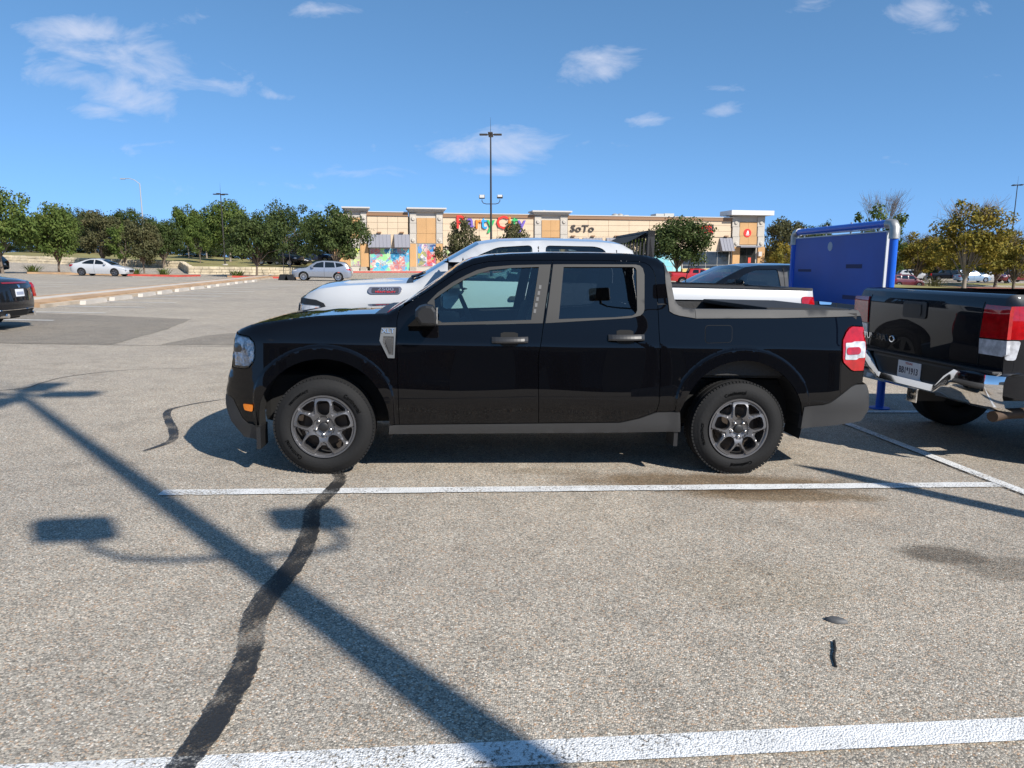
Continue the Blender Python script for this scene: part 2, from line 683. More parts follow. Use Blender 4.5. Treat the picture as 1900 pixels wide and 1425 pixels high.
def band(name, pts, ws, m, zoff, seed):
    P = [Vector(p) for p in pts]
    rnd = random.Random(seed)
    le, ri = [], []
    N = 0
    for i in range(len(P) - 1):
        p0, p1, p2, p3 = P[max(i - 1, 0)], P[i], P[i + 1], P[min(i + 2, len(P) - 1)]
        k = max(3, int((p2 - p1).length / .02))
        for j in range(k):
            t = j / k
            p = .5 * ((2 * p1) + (-p0 + p2) * t + (2 * p0 - 5 * p1 + 4 * p2 - p3) * t * t + (-p0 + 3 * p1 - 3 * p2 + p3) * t ** 3)
            d = (p2 - p1).normalized()
            n = Vector((-d.y, d.x))
            w = ws[i] * (1 - t) + ws[i + 1] * t
            le.append(p + n * (w / 2 + rnd.uniform(-1, 1) * w * .055))
            ri.append(p - n * (w / 2 + rnd.uniform(-1, 1) * w * .055))
            N += 1
    vs = [(q.x, q.y, gz(q.x, q.y) + zoff) for q in le + ri]
    me = bpy.data.meshes.new(name)
    me.from_pydata(vs, [], [(i, i + 1, N + i + 1, N + i) for i in range(N - 1)])
    me.materials.append(m)
    o = mesh_obj(name, me, m)
    o['kind'] = 'structure'
    return o


band('tar_seam', [(-1.318, 5.118), (-1.221, 4.881), (-1.211, 4.681), (-1.227, 4.408), (-1.233, 4.203), (-1.176, 3.974), (-1.137, 3.767), (-1.107, 3.544), (-1.102, 3.342), (-1.114, 3.172), (-1.118, 2.997), (-1.092, 2.802), (-1.042, 2.631), (-1.011, 2.478), (-0.998, 2.339), (-0.993, 2.184), (-0.992, 2.034), (-0.998, 1.901), (-0.994, 1.793)],
     [0.08, 0.083, 0.1, 0.107, 0.096, 0.094, 0.104, 0.108, 0.108, 0.116, 0.123, 0.107, 0.098, 0.093, 0.105, 0.105, 0.097, 0.088, 0.08], tarn.m, .014, 5)
band('tar_seam', [(-3.0, 8.0), (-3.22, 7.72), (-3.43, 7.38), (-3.47, 7.01), (-3.04, 6.22), (-2.89, 5.85), (-2.95, 5.5)], [.012, .015, .03, .07, .08, .07, .03], tarn.m, .005, 6)
band('pavement_crack', [(-6.4, 7.6), (-5.72, 8.1), (-5.72, 8.5), (-5.73, 8.99), (-5.47, 9.5), (-5.1, 9.8), (-4.2, 10.1)], [.012, .02, .018, .02, .016, .014, .008], crk, .004, 7)
band('pavement_crack', [(-9, 12.35), (-7, 12.5), (-5, 12.62), (-3, 12.9), (-1, 13.2)], [.02, .025, .02, .02, .02], crk, .009, 8)
band('pavement_crack', [(-5.2, 15.5), (-5.0, 17), (-5.4, 19), (-4.6, 21.5), (-4.9, 24)], [.03] * 5, crk, .006, 9)
band('pavement_crack', [(-1.27, 5.3), (-1.4, 6.4), (-2.4, 7.2), (-3.0, 8.0)], [.02, .012, .015, .012], crk, .004, 10)

# divider strip with wheel stops
TAN = mat('dry tan soil', (.42, .27, .155), .95, vary=.28, vscale=1.2, bump=.4, bscale=9)
CONC = mat('pale concrete', (.52, .47, .41), .85, vary=.12, vscale=2.0, bump=.1)
CONCD = mat('weathered concrete', (.36, .33, .29), .9, vary=.16, vscale=3.0)
REDK = mat('red kerb paint', (.50, .075, .055), .6, vary=.18, vscale=2.5)
GRASS = mat('dry lawn', (.26, .19, .085), .95, vary=.35, vscale=.5, tint=(.8, 1.05, .75))
DX = -.178


def dv(o, y):
    return (-14.0 + DX * (y - 21.4) - o, y)


for nm, o0, o1, m, zt in (('divider_kerb', 0.0, .16, mat('stained kerb', (.46, .38, .29), .9, vary=.25, vscale=1.5), .10), ('planting_strip', .16, .95, TAN, .15), ('footpath', .95, 1.45, CONC, .17), ('planting_strip', 1.45, 1.95, TAN, .15), ('divider_kerb', 1.95, 2.1, CONC, .13)):
    st = [21.4 + i * 4 for i in range(14)]
    poly_sheet(nm, [dv(o0, y) for y in st] + [dv(o1, y) for y in reversed(st)], m, zt, .0, 2, 99, thick=1)
for k in range(12):
    y = 23.0 + k * 2.75 + random.Random(k).uniform(-.2, .2)
    a, b = dv(-.30 - random.Random(k + 9).uniform(0, .18), y), dv(-.30 - random.Random(k + 5).uniform(0, .18), y + 1.8)
    r = empty('wheel_stop', ((a[0] + b[0]) / 2, (a[1] + b[1]) / 2, gz(a[0], y)), math.atan2(b[1] - a[1], b[0] - a[0]))
    mb = MB()
    mb.prism([(-.9, 0), (.9, 0), (.84, .13), (-.84, .13)], -.09, .09)
    mb.build('block', CONC, r)
    tag(r, 'white concrete wheel stop lying along the tan divider strip', 'wheel stop', 'wheel stops along the divider strip')


def island(nm, u0, u1, y0, y1, m, red=None, kind='structure'):
    pts = [(onx(u0, y0), y0), (onx(u1, y0), y0), (onx(u1, y1) + 1, y1), (onx(u0, y1), y1)]
    poly_sheet(nm, pts, m, .14, .05, 5, 2.0, thick=1)
    if red:
        a, b = onx(red[0], y0 - .12), onx(red[1], y0 - .12)
        poly_sheet('red_kerb', [(a, y0 - .2), (b, y0 - .2), (b + .15, y1), (b, y1), (b - .15, y0 + .02), (a, y0 + .02)], REDK, .16, .0, 5, 3.0, thick=1)


island('planting_island', 48, 330, 63.5, 67.5, TAN, (235, 330))
island('planting_island', 420, 545, 66.0, 69.5, TAN, (430, 530))
island('planting_island', 1560, 2000, 74, 86, GRASS)
island('red_footpath', 1640, 2050, 89, 91, mat('red brown path', (.30, .12, .085), .9, vary=.2))
poly_sheet('lawn', [(onx(1500, 92), 92), (onx(2150, 92), 92), (onx(2150, 97), 97), (onx(1500, 97), 97)], GRASS, .05, .1, 3, 3)

# limestone walls and the terrace of dry grass on the left
LIME = mat('limestone', (.52, .44, .31), .9, vary=.3, vscale=1.3, bump=.5, bscale=6)
WALLS = [[(-40, 86), (335, 83)], [(335, 83), (350, 74)], [(350, 74), (600, 77)]]
tpts = []
for wi, (A, B) in enumerate(WALLS):
    a, b = Vector((onx(*A), A[1])), Vector((onx(*B), B[1]))
    d = b - a
    r = empty('stone_wall', (a.x, a.y, 0), math.atan2(d.y, d.x))
    rnd = random.Random(wi)
    mb = MB()
    for row in range(3):
        x = -rnd.uniform(0, .5)
        while x < d.length:
            w = rnd.uniform(.45, 1.1)
            p = a + d.normalized() * max(0, x)
            z = gz(p.x, p.y) - .1 + row * .3
            q = rnd.uniform(0, .07)
            mb.box(max(x, 0), min(x + w - .03, d.length), -.05 - q, .4, z, z + .275, .03)
            x += w
    st = mb.build('stones', LIME, r)
    st['kind'] = 'stuff'
    mb = MB()
    for i in range(int(d.length / 3) + 1):
        x0, x1 = i * 3.0, min(i * 3.0 + 3.0, d.length)
        if x1 - x0 < .1:
            continue
        p = a + d.normalized() * (x0 + x1) / 2
        z = gz(p.x, p.y)
        mb.box(x0, x1, .02, .38, z - .4, z + .78)
    mb.build('core', CONCD, r)
    tag(r, ['low cream limestone wall below the dry lawn behind the white sedan', 'short end of the limestone wall turning back from the drive', 'low cream limestone wall behind the tree island, by the silver car'][wi], 'wall')
    tpts += [a + d * t for t in (0, .25, .5, .75, 1)]
vs, fs = [], []
depths = [0.25, 6, 14, 30, 60, 120]
for p in tpts:
    for dd in depths:
        y = p.y + dd
        vs.append((p.x * (1 + dd / 140), y, gz(p.x, p.y) + .76 + min(dd, 30) * .035))
n = len(depths)
for i in range(len(tpts) - 1):
    for j in range(n - 1):
        fs.append((i * n + j, (i + 1) * n + j, (i + 1) * n + j + 1, i * n + j + 1))
me = bpy.data.meshes.new('lawn_terrace')
me.from_pydata(vs, [], fs)
tag(mesh_obj('lawn_terrace', me, GRASS), kind='structure')


def terr_z(x, y):
    best = min(tpts, key=lambda p: abs(p.x * (1 + max(0, y - p.y) / 140) - x))
    return gz(best.x, best.y) + .76 + min(30, max(0, y - best.y)) * .035


# ------------------------------------------------------------------ sheet-metal panels
def densify(poly, d, closed=True):
    out = []
    n = len(poly)
    for i in range(n if closed else n - 1):
        a, b = poly[i], poly[(i + 1) % n]
        L = math.hypot(b[0] - a[0], b[1] - a[1])
        k = max(1, int(math.ceil(L / d)))
        for j in range(k):
            t = j / k
            out.append((a[0] + (b[0] - a[0]) * t, a[1] + (b[1] - a[1]) * t) + tuple(a[2:]))
    if not closed:
        out.append(tuple(poly[-1]))
    return out


def rounded(poly, r, seg=3):
    """polygon with its corners rounded"""
    out = []
    n = len(poly)
    for i in range(n):
        p0, p1, p2 = (Vector(poly[i - 1]), Vector(poly[i]), Vector(poly[(i + 1) % n]))
        a, b = p0 - p1, p2 - p1
        q = min(r, a.length * .45, b.length * .45)
        s, e = p1 + a.normalized() * q, p1 + b.normalized() * q
        for j in range(seg + 1):
            t = j / seg
            out.append(tuple((s * (1 - t) + p1 * t) * (1 - t) + (p1 * (1 - t) + e * t) * t))
    return out


def inpoly(X, Y, poly):
    ins = np.zeros(X.shape, bool)
    n = len(poly)
    for i in range(n):
        x0, y0 = poly[i][:2]
        x1, y1 = poly[(i + 1) % n][:2]
        if y0 == y1:
            continue
        c = ((y0 > Y) != (y1 > Y)) & (X < (x1 - x0) * (Y - y0) / (y1 - y0) + x0)
        ins ^= c
    return ins


def cdt(poly, holes=(), g=.05, extra=()):
    loops = [list(poly)] + [list(h) for h in holes]
    V, E = [], []
    for lp in loops:
        k = len(V)
        V += [Vector(p[:2]) for p in lp]
        E += [(k + i, k + (i + 1) % len(lp)) for i in range(len(lp))]
    bp = np.array([p[:] for p in V])
    x0, y0 = bp.min(0)
    x1, y1 = bp.max(0)
    gx, gy = np.meshgrid(np.arange(x0 + g * .5, x1, g), np.arange(y0 + g * .5, y1, g))
    gx = gx.copy()
    gx[1::2] += g * .5
    X, Y = gx.ravel(), gy.ravel()
    if len(extra):
        ex = np.array(extra)
        X, Y = np.concatenate([X, ex[:, 0]]), np.concatenate([Y, ex[:, 1]])
    ok = inpoly(X, Y, loops[0])
    for h in loops[1:]:
        ok &= ~inpoly(X, Y, h)
    X, Y = X[ok], Y[ok]
    if len(X):
        # keep clear of the boundary
        seg0, seg1 = [], []
        for lp in loops:
            for i in range(len(lp)):
                seg0.append(lp[i][:2])
                seg1.append(lp[(i + 1) % len(lp)][:2])
        s0, s1 = np.array(seg0), np.array(seg1)
        dmin = np.full(len(X), 9.0)
        dd = s1 - s0
        LL = np.maximum((dd ** 2).sum(1), 1e-12)
        P = np.stack([X, Y], 1)
        for i in range(len(s0)):
            t = np.clip(((P - s0[i]) @ dd[i]) / LL[i], 0, 1)
            q = s0[i] + t[:, None] * dd[i]
            dmin = np.minimum(dmin, ((P - q) ** 2).sum(1))
        k = dmin > (g * .25) ** 2 if not len(extra) else dmin > (g * .12) ** 2
        X, Y = X[k], Y[k]
    V2 = V + [Vector((float(a), float(b))) for a, b in zip(X, Y)]
    vc, _, fc, _, _, _ = delaunay_2d_cdt(V2, E, [], 0, 1e-6)
    if not fc:
        return [], []
    cx = np.array([sum(vc[i].x for i in f) / len(f) for f in fc])
    cy = np.array([sum(vc[i].y for i in f) / len(f) for f in fc])
    ok = inpoly(cx, cy, loops[0])
    for h in loops[1:]:
        ok &= ~inpoly(cx, cy, h)
    return [tuple(v[:]) for v in vc], [tuple(f) for f, k in zip(fc, ok) if k]


def panel_mesh(mb, poly, holes, fn, g=.05, flange=0.0, extra=(), flip=False):
    """mb receives the curved panel; fn(x, z, d) gives the 3-D point d metres below the surface"""
    vs, fs = cdt(poly, holes, g, extra)
    used = sorted({i for f in fs for i in f})
    remap = {o: i for i, o in enumerate(used)}
    V = [fn(vs[i][0], vs[i][1], 0.0) for i in used]
    F = [tuple(remap[i] for i in f) for f in fs]
    k0 = len(mb.v)
    mb.add(V, F)
    if flange:
        cnt = {}
        for f in F:
            for i in range(len(f)):
                e = (f[i], f[(i + 1) % len(f)])
                cnt[e] = 1
        be = [e for e in cnt if (e[1], e[0]) not in cnt]
        ids = sorted({i for e in be for i in e})
        m2 = {i: len(mb.v) + j for j, i in enumerate(ids)}
        for i in ids:
            mb.v.append(fn(vs[used[i]][0], vs[used[i]][1], flange))
        for a, b in be:
            mb.f.append((k0 + a, k0 + b, m2[b], m2[a]))
    return mb


# ------------------------------------------------------------------ wheels
RUBBER = mat('tyre rubber', (.011, .011, .0115), .8, bump=.15, bscale=60, spec=.3)
RUBBER2 = mat('raised tyre lettering', (.001, .001, .001), .6, spec=.1)
ALLOY = mat('machined grey alloy', (.19, .187, .193), .38, metal=.8)
ALLOYB = mat('bright alloy', (.62, .62, .64), .28, metal=.9)
BLK = mat('black plastic', (.012, .012, .013), .5)
BLKM = mat('matte black underbody', (.006, .006, .006), .9)
GREYP = mat('grey moulded plastic', (.029, .029, .030), .6, bump=.1, bscale=220)
CHROME = mat('chrome', (.82, .82, .83), .06, metal=1.0)
STEEL = mat('brake steel', (.07, .055, .045), .55, metal=.5)
DARKGL = mat('dark car glass', (.006, .008, .009), .03, spec=.8)
LENSR = mat('red lamp lens', (.36, .004, .006), .08, coat=1.0, vary=.25, vscale=25)
LENSW = mat('clear lamp lens', (.46, .47, .50), .1, coat=1.0, vary=.35, vscale=22)
AMBER = mat('amber lens', (.85, .22, .005), .1, coat=1.0)
PLATE = mat('licence plate', (.72, .74, .78), .4)
PLATEL = mat('plate lettering', (.02, .025, .06), .5)
_wm = {}


def wheel_meshes(Rt, Rr, w, style, rimm):
    key = (Rt, Rr, w, style, rimm.name)
    if key in _wm:
        return _wm[key]
    # tyre, outer face at y = 0, body towards +y
    pr = [(.035, Rr - .012), (.010, Rr + .012), (.0, Rr + (Rt - Rr) * .35), (.004, Rr + (Rt - Rr) * .55), (.012, Rt - .042), (.018, Rt - .036), (.024, Rt - .014), (.042, Rt - .003), (.06, Rt)]
    nn = 96 if style == 'hero' else 40
    mb = MB()
    if style == 'hero':
        half = pr + [(w / 2 - .045, Rt), (w / 2 - .042, Rt - .008), (w / 2 - .032, Rt - .008), (w / 2 - .03, Rt), (w / 2, Rt + .001)]
    else:
        half = pr + [(w / 2, Rt + .001)]
    mb.lathe(half + [(w - a, r) for a, r in reversed(half[:-1])], nn)
    tyre = mb.mesh('tyre', RUBBER, 50)
    mb = MB()
    if style == 'hero':
        holes = []
        for k in range(5):
            a = R(90 + 72 * k)
            ca_, sa_ = math.cos(a), math.sin(a)
            hx = [(.080, -.017), (.106, -.044), (.172, -.049), (.192, -.032), (.192, .032), (.172, .049), (.106, .044), (.080, .017)]
            holes.append(densify(rounded([(r * ca_ - s * sa_, r * sa_ + s * ca_) for r, s in hx], .012, 2), .03))
            a += R(36)
            ca_, sa_ = math.cos(a), math.sin(a)
            nt_ = [(.134, -.013), (.182, -.056), (.198, -.050), (.204, 0), (.198, .050), (.182, .056), (.134, .013)]
            holes.append(densify(rounded([(r * ca_ - s * sa_, r * sa_ + s * ca_) for r, s in nt_], .006, 2), .03))
        ring = [(.213 * math.cos(2 * math.pi * i / 72), .213 * math.sin(2 * math.pi * i / 72)) for i in range(72)]

        def loopd(x, z):
            # spoke relief: raised rim of each loop, hollow hub
            r = math.hypot(x, z)
            y = .022 - .018 * sstep(.03, .12, r) + .012 * sstep(.16, .21, r)
            a = math.atan2(z, x)
            best = 9
            for k in range(5):
                b = a - R(90 + 72 * k)
                s = abs(r * math.sin(b)) if math.cos(b) > 0 else 9
                best = min(best, s)
            if r > .075:
                y -= .011 * (1 - sstep(.0600, .0640, best))
            return y
        panel_mesh(mb, ring, holes, lambda x, z, d: (x, loopd(x, z) + d, z), .0085, .045)
        mb.lathe([(.045, .212), (.012, .213), (.004, .219), (.003, .229), (.012, .231), (.03, .228)], 72)
        mb.lathe([(.015, .208), (.16, .20)], 48)
        rim = mb.mesh('wheel', rimm, 24)
    else:
        ns = {'multi': 10, 'five': 5, 'steel': 7}[style]
        holes = []
        for k in range(ns):
            a = 2 * math.pi * k / ns
            ca_, sa_ = math.cos(a), math.sin(a)
            hw = math.pi / ns
            sp_ = [(Rr * .32, -Rr * .32 * hw * .45), (Rr * .82, -Rr * .82 * hw * .68), (Rr * .82, Rr * .82 * hw * .68), (Rr * .32, Rr * .32 * hw * .45)]
            holes.append([(r * ca_ - s * sa_, r * sa_ + s * ca_) for r, s in sp_])
        ring = [(Rr * .95 * math.cos(2 * math.pi * i / 30), Rr * .95 * math.sin(2 * math.pi * i / 30)) for i in range(30)]
        panel_mesh(mb, ring, holes, lambda x, z, d: (x, .02 + d - .012 * math.hypot(x, z) / Rr, z), .09, .03)
        mb.lathe([(.04, Rr * .94), (.005, Rr * .97), (.004, Rr * 1.02), (.03, Rr)], 30)
        rim = mb.mesh('wheel', rimm, 35)
    mb = MB()
    mb.lathe([(w * .55, .0), (w * .52, Rr * .25), (w * .50, Rr * .26), (w * .48, Rr * .68), (w * .62, Rr * .68), (w * .66, Rr * .98), (w * .9, Rr * .98)], 28)
    back = mb.mesh('brake_disc', STEEL if style == 'hero' else BLKM, 40)
    _wm[key] = (tyre, rim, back)
    return _wm[key]


def add_wheel(root, x, y, side, Rt, Rr, w, style, rimm, detail=True):
    """side -1: outer face towards -y"""
    t, r, b = wheel_meshes(Rt, Rr, w, style, rimm)
    wo_ = mesh_obj('wheel', r, rimm, root)
    wo_.location = (x, y, Rt - .004)
    if side > 0:
        wo_.rotation_euler = (0, 0, math.pi)
    to = mesh_obj('tyre', t, RUBBER, wo_)
    if detail:
        mesh_obj('brake_disc', b, None, wo_)
    return wo_


# ------------------------------------------------------------------ general vehicle
def ground_matrix(x, y, yaw):
    """frame on the lot whose x axis runs front to rear"""
    e = .5
    gx = (gz(x + e, y) - gz(x - e, y)) / (2 * e)
    gy = (gz(x, y + e) - gz(x, y - e)) / (2 * e)
    ax = Vector((math.cos(yaw), math.sin(yaw), gx * math.cos(yaw) + gy * math.sin(yaw))).normalized()
    n = Vector((-gx, -gy, 1)).normalized()
    ay = n.cross(ax).normalized()
    m = Matrix((ax, ay, n)).transposed().to_4x4()
    m.translation = Vector((x, y, gz(x, y)))
    return m


COLS = [-1, -.985, -.95, -.88, -.7, -.48, -.24, 0, .24, .48, .7, .88, .95, .985, 1]


class Vehicle:
    def __init__(s, name, label, cat, hw, front, top, rear, zb, wheels, arch, inset, planf, planr, rnd, bowf=.10, crown=.035, bowr=.05, g=.10, seg=.12, group=None):
        s.root = empty(name)
        tag(s.root, label, cat, group)
        s.hw, s.inset_p, s.planf, s.planr, s.rnd = hw, inset, planf, planr, rnd
        s.front, s.rear, s.g = front, rear, g
        s.iz = np.arange(0.0, 2.6, .004)
        raw = np.interp(s.iz, [p[0] for p in inset], [p[1] for p in inset])
        k = np.exp(-.5 * (np.arange(-12, 13) / 4.0) ** 2)
        s.iv = np.convolve(np.pad(raw, 12, mode='edge'), k / k.sum(), mode='valid')
        s.bowf, s.bowr, s.crown = bowf, bowr, crown
        s.wheels, s.arch, s.zb = wheels, arch, zb
        pts = [(p[0], p[1], 'f') for p in front[:-1]] + list(top[:-1]) + [(p[0], p[1], 't') for p in rear]
        s.outline = densify(pts, seg, closed=False)
        X = np.linspace(min(p[0] for p in pts), max(p[0] for p in pts), 400)
        Z = np.full(400, -9.0)
        for (a, b) in zip(pts[:-1], pts[1:]):
            lo, hi = min(a[0], b[0]), max(a[0], b[0])
            k = (X >= lo - 1e-6) & (X <= hi + 1e-6)
            if hi - lo < 1e-5:
                z = np.full(k.sum(), max(a[1], b[1]))
            else:
                z = a[1] + (b[1] - a[1]) * (X[k] - a[0]) / (b[0] - a[0])
            Z[k] = np.maximum(Z[k], z)
        s.zt = (X, np.where(Z < 0, max(p[1] for p in front), Z))
        s.x0, s.x1 = float(X[0]), float(X[-1])
        s.flare = None

    def S(s, x, z):
        v = s.hw - float(np.interp(z, s.iz, s.iv))
        L, a, e = s.planf
        t = max(0.0, (s.x0 + L - x) / L)
        v -= a * t ** e
        L, a, e = s.planr
        t = max(0.0, (x - (s.x1 - L)) / L)
        v -= a * t ** e
        r = s.rnd(x) if callable(s.rnd) else s.rnd
        d = float(np.interp(x, s.zt[0], s.zt[1])) - z
        if d < r:
            t = min(1.0, 1 - max(0.0, d) / r)
            v -= r * (1 - math.sqrt(1 - (.95 * t) ** 2)) * .8
        if s.flare:
            v += s.flare(x, z)
        return max(v, .03)

    def side(s, sgn, off=0.0):
        return lambda x, z, d: (x, sgn * (s.S(x, z) + off - d), z)

    def bottom(s):
        P = []
        for (wx, zc, r) in sorted(s.arch, key=lambda a: -a[0]):
            a0 = math.asin(max(-1, min(1, (s.zb - zc) / r)))
            n = 14
            for i in range(n + 1):
                a = a0 + (math.pi - 2 * a0) * i / n
                P.append((wx + r * math.cos(a), zc + r * math.sin(a)))
        return P

    def silhouette(s):
        return [p[:2] for p in s.outline] + densify([(s.rear[-1][0], s.rear[-1][1])] + s.bottom() + [(s.front[0][0], s.front[0][1])], s.g * 1.2, closed=False)[1:-1]

    def strip_points(s, i):
        P = s.outline
        x, z = P[i][0], P[i][1]
        a, b = P[max(i - 1, 0)], P[min(i + 1, len(P) - 1)]
        dx, dz = b[0] - a[0], b[1] - a[1]
        L = math.hypot(dx, dz) or 1
        nx, nz_ = -dz / L, dx / L
        tg = P[i][2]
        c = s.bowf if tg == 'f' else s.bowr if tg == 't' else (s.crown(x) if callable(s.crown) else s.crown)
        if tg == 'f':
            nx, nz_ = -1.0, 0.0
        elif tg == 't':
            nx, nz_ = 1.0, 0.0
        w = s.S(x, z)
        return [(x + nx * c * (1 - q * q), q * w, z + nz_ * c * (1 - q * q)) for q in COLS]

    def shell(s, paint, gl, windows=(), win_mat=None, skip=('n',), body_name='body', extra_holes=(), tags=None, frame=None):
        """side panels, roof, hood, glass; tags maps outline tags to (name, material)"""
        holes = [densify(w, s.g, True) for w in windows]
        mb = MB()
        sil = s.silhouette()
        for sgn in (-1, 1):
            panel_mesh(mb, sil, holes, s.side(sgn), s.g, 0.0)
            for h in holes:
                n = len(h)
                f = s.side(sgn)
                mb.add([f(p[0], p[1], 0) for p in h] + [f(p[0], p[1], .02) for p in h], [(i, (i + 1) % n, (i + 1) % n + n, i + n) for i in range(n)])
        rows = [s.strip_points(i) for i in range(len(s.outline))]
        n = len(COLS)
        groups = {}
        for i in range(len(rows) - 1):
            tg = s.outline[i][2]
            if tg in skip:
                continue
            for j in range(n - 1):
                q = (rows[i][j], rows[i][j + 1], rows[i + 1][j + 1], rows[i + 1][j])
                if tg in ('g', 'r') and 2 <= j <= n - 4:
                    groups.setdefault(tg, MB()).add(q, [(0, 1, 2, 3)])
                elif tags and tg in tags and (1 <= j <= n - 3):
                    groups.setdefault(tg, MB()).add(q, [(0, 1, 2, 3)])
                else:
                    mb.add(q, [(0, 1, 2, 3)])
        me = bpy.data.meshes.new(body_name)
        me.from_pydata(mb.v, [], mb.f)
        me.materials.append(paint)
        bm = bmesh.new()
        bm.from_mesh(me)
        bmesh.ops.remove_doubles(bm, verts=bm.verts, dist=.0008)
        bmesh.ops.recalc_face_normals(bm, faces=bm.faces)
        bm.to_mesh(me)
        bm.free()
        smooth(me, 38)
        s.body = mesh_obj(body_name, me, paint, s.root)
        for tg, m_ in groups.items():
            nm, mm = {'g': ('windshield', gl), 'r': ('rear_window', gl)}.get(tg) or tags[tg]
            me = bpy.data.meshes.new(nm)
            me.from_pydata(m_.v, [], m_.f)
            me.materials.append(mm)
            bm = bmesh.new()
            bm.from_mesh(me)
            bmesh.ops.remove_doubles(bm, verts=bm.verts, dist=.0008)
            bmesh.ops.recalc_face_normals(bm, faces=bm.faces)
            bm.to_mesh(me)
            bm.free()
            smooth(me, 60)
            mesh_obj(nm, me, mm, s.root)
        for w in windows:
            for sgn in (-1, 1):
                s.patch('window', w, sgn, win_mat or gl, off=-.012, g=.12)

    def patch(s, name, poly, sgn, m, off=.004, g=None, flange=0.0, holes=(), parent=None, dens=None, sm=40):
        mb = MB()
        g = g or s.g
        panel_mesh(mb, densify(poly, dens or g), [densify(h, dens or g) for h in holes], s.side(sgn, off), g, flange)
        return mb.build(name, m, parent or s.root, sm=sm)

    def endx(s, z, end):
        L = s.rear if end == 'rear' else s.front
        zs, xs_ = [p[1] for p in L], [p[0] for p in L]
        if zs[0] > zs[-1]:
            zs, xs_ = zs[::-1], xs_[::-1]
        return float(np.interp(z, zs, xs_))

    def endfn(s, end, off):
        sg, bow = (1, s.bowr) if end == 'rear' else (-1, s.bowf)

        def fn(y, z, d):
            xo = s.endx(z, end)
            w = s.S(xo, z)
            q = max(-1, min(1, y / w))
            return (xo + sg * (bow * (1 - q * q) + off - d), y, z)
        return fn

    def endpatch(s, name, poly, end, m, off=.005, g=.06, flange=.02, parent=None, sm=40, holes=()):
        mb = MB()
        panel_mesh(mb, densify(poly, g), [densify(h, g) for h in holes], s.endfn(end, off), g, flange)
        return mb.build(name, m, parent or s.root, sm=sm)

    def underbody(s, z1=.62, m=None):
        mb = MB()
        mb.box(s.x0 + .25, s.x1 - .25, -s.hw + .30, s.hw - .30, s.zb + .0, z1, .05)
        mb.build('underbody', m or BLKM, s.root)

    def add_wheels(s, Rt, Rr, w, style, rimm, inset=.02, detail=True):
        for wx in s.wheels:
            for sgn in (-1, 1):
                add_wheel(s.root, wx, sgn * (s.hw - inset), sgn, Rt, Rr, w, style, rimm, detail)

    def place(s, x, y, yaw):
        s.root.matrix_world = ground_matrix(x, y, yaw)
        return s.root

# ------------------------------------------------------------------ the black compact pickup
BLACK = mat('gloss black paint', (.0022, .0022, .003), .3, coat=1.0, spec=0.0)
GLASS = glass('side window glass', (.62, .82, .80))
TINT = glass('privacy glass', (.13, .16, .18))
SHIELD = glass('windshield glass', (.66, .84, .82))
CABIN = mat('charcoal cabin trim', (.022, .023, .026), .75, vary=.2)
SEATM = mat('dark seat cloth', (.03, .031, .036), .9, vary=.25, vscale=20)

HIN = [(.2, .075), (.30, .052), (.36, .030), (.42, .022), (.455, .020), (.50, .012), (.54, .003), (.58, .0), (.64, .004), (.72, .0118), (.80, .0186), (.88, .0247), (.972, .0312), (.99, .035), (1.03, .048), (1.08, .064), (1.13, .078), (1.2, .098), (1.75, .28)]
hfront = [(-.60, .25), (-.70, .36), (-.735, .46), (-.737, .56), (-.72, .66), (-.70, .73), (-.668, .77), (-.66, .93), (-.636, 1.015)]
htop = [(-.636, 1.015, 'b'), (-.60, 1.04, 'b'), (-.52, 1.073, 'b'), (-.42, 1.095, 'b'), (-.21, 1.127, 'b'), (-.04, 1.147, 'b'), (.16, 1.160, 'b'), (.36, 1.168, 'c'), (.44, 1.172, 'g'),
        (.55, 1.236, 'g'), (.715, 1.345, 'g'), (.83, 1.43, 'g'), (.944, 1.517, 'b'), (1.0, 1.552, 'b'), (1.06, 1.578, 'b'), (1.177, 1.604, 'b'), (1.354, 1.621, 'b'), (1.65, 1.636, 'b'), (2.01, 1.642, 'b'),
        (2.25, 1.640, 'b'), (2.374, 1.630, 'b'), (2.458, 1.609, 'b'), (2.505, 1.575, 'r'), (2.53, 1.50, 'r'), (2.555, 1.317, 'b'), (2.57, 1.255, 'n'), (2.71, 1.245, 'n'), (4.0, 1.256, 'n')]
hrear = [(4.0, 1.256), (4.03, 1.20), (4.045, 1.10), (4.04, .90), (4.03, .72), (4.075, .70), (4.11, .62), (4.12, .50), (4.06, .41)]
HERO = Vehicle('compact_pickup', 'glossy black crew cab compact pickup with grey wheels, parked side on, orange front marker', 'pickup truck', .922, hfront, htop[:-1] + [(4.0, 1.256, 't')], hrear, .33,
               [0, 3.076], [(.005, .385, .465), (3.08, .40, .475)], HIN, (.50, .20, 2.2), (.38, .075, 2.0), lambda x: .075 if x < .44 else (.10 if x < 2.52 else .03), bowf=.11, crown=lambda x: .012 if x < .44 else .016, bowr=.03, g=.045, seg=.05)


def hflare(x, z):
    f = 0
    for cx, cz, r in HERO.arch:
        d = math.hypot(x - cx, z - cz)
        if z > .30:
            w_ = .030 + .050 * sstep(.42, .72, z)
            f = max(f, .015 * (1 - sstep(r + w_, r + w_ + .013, d)))
    k = sstep(.38, .5, z) * (1 - sstep(.95, 1.05, z))
    if .54 < x < 1.55:
        f += .0045 * math.sin(math.pi * (x - .54) / 1.01) * k
    elif 1.55 <= x < 2.44:
        f += .0045 * math.sin(math.pi * (x - 1.55) / .89) * k
    return f + .0009 * math.sin(x * 5.3 + z * 7) * k


HERO.flare = hflare


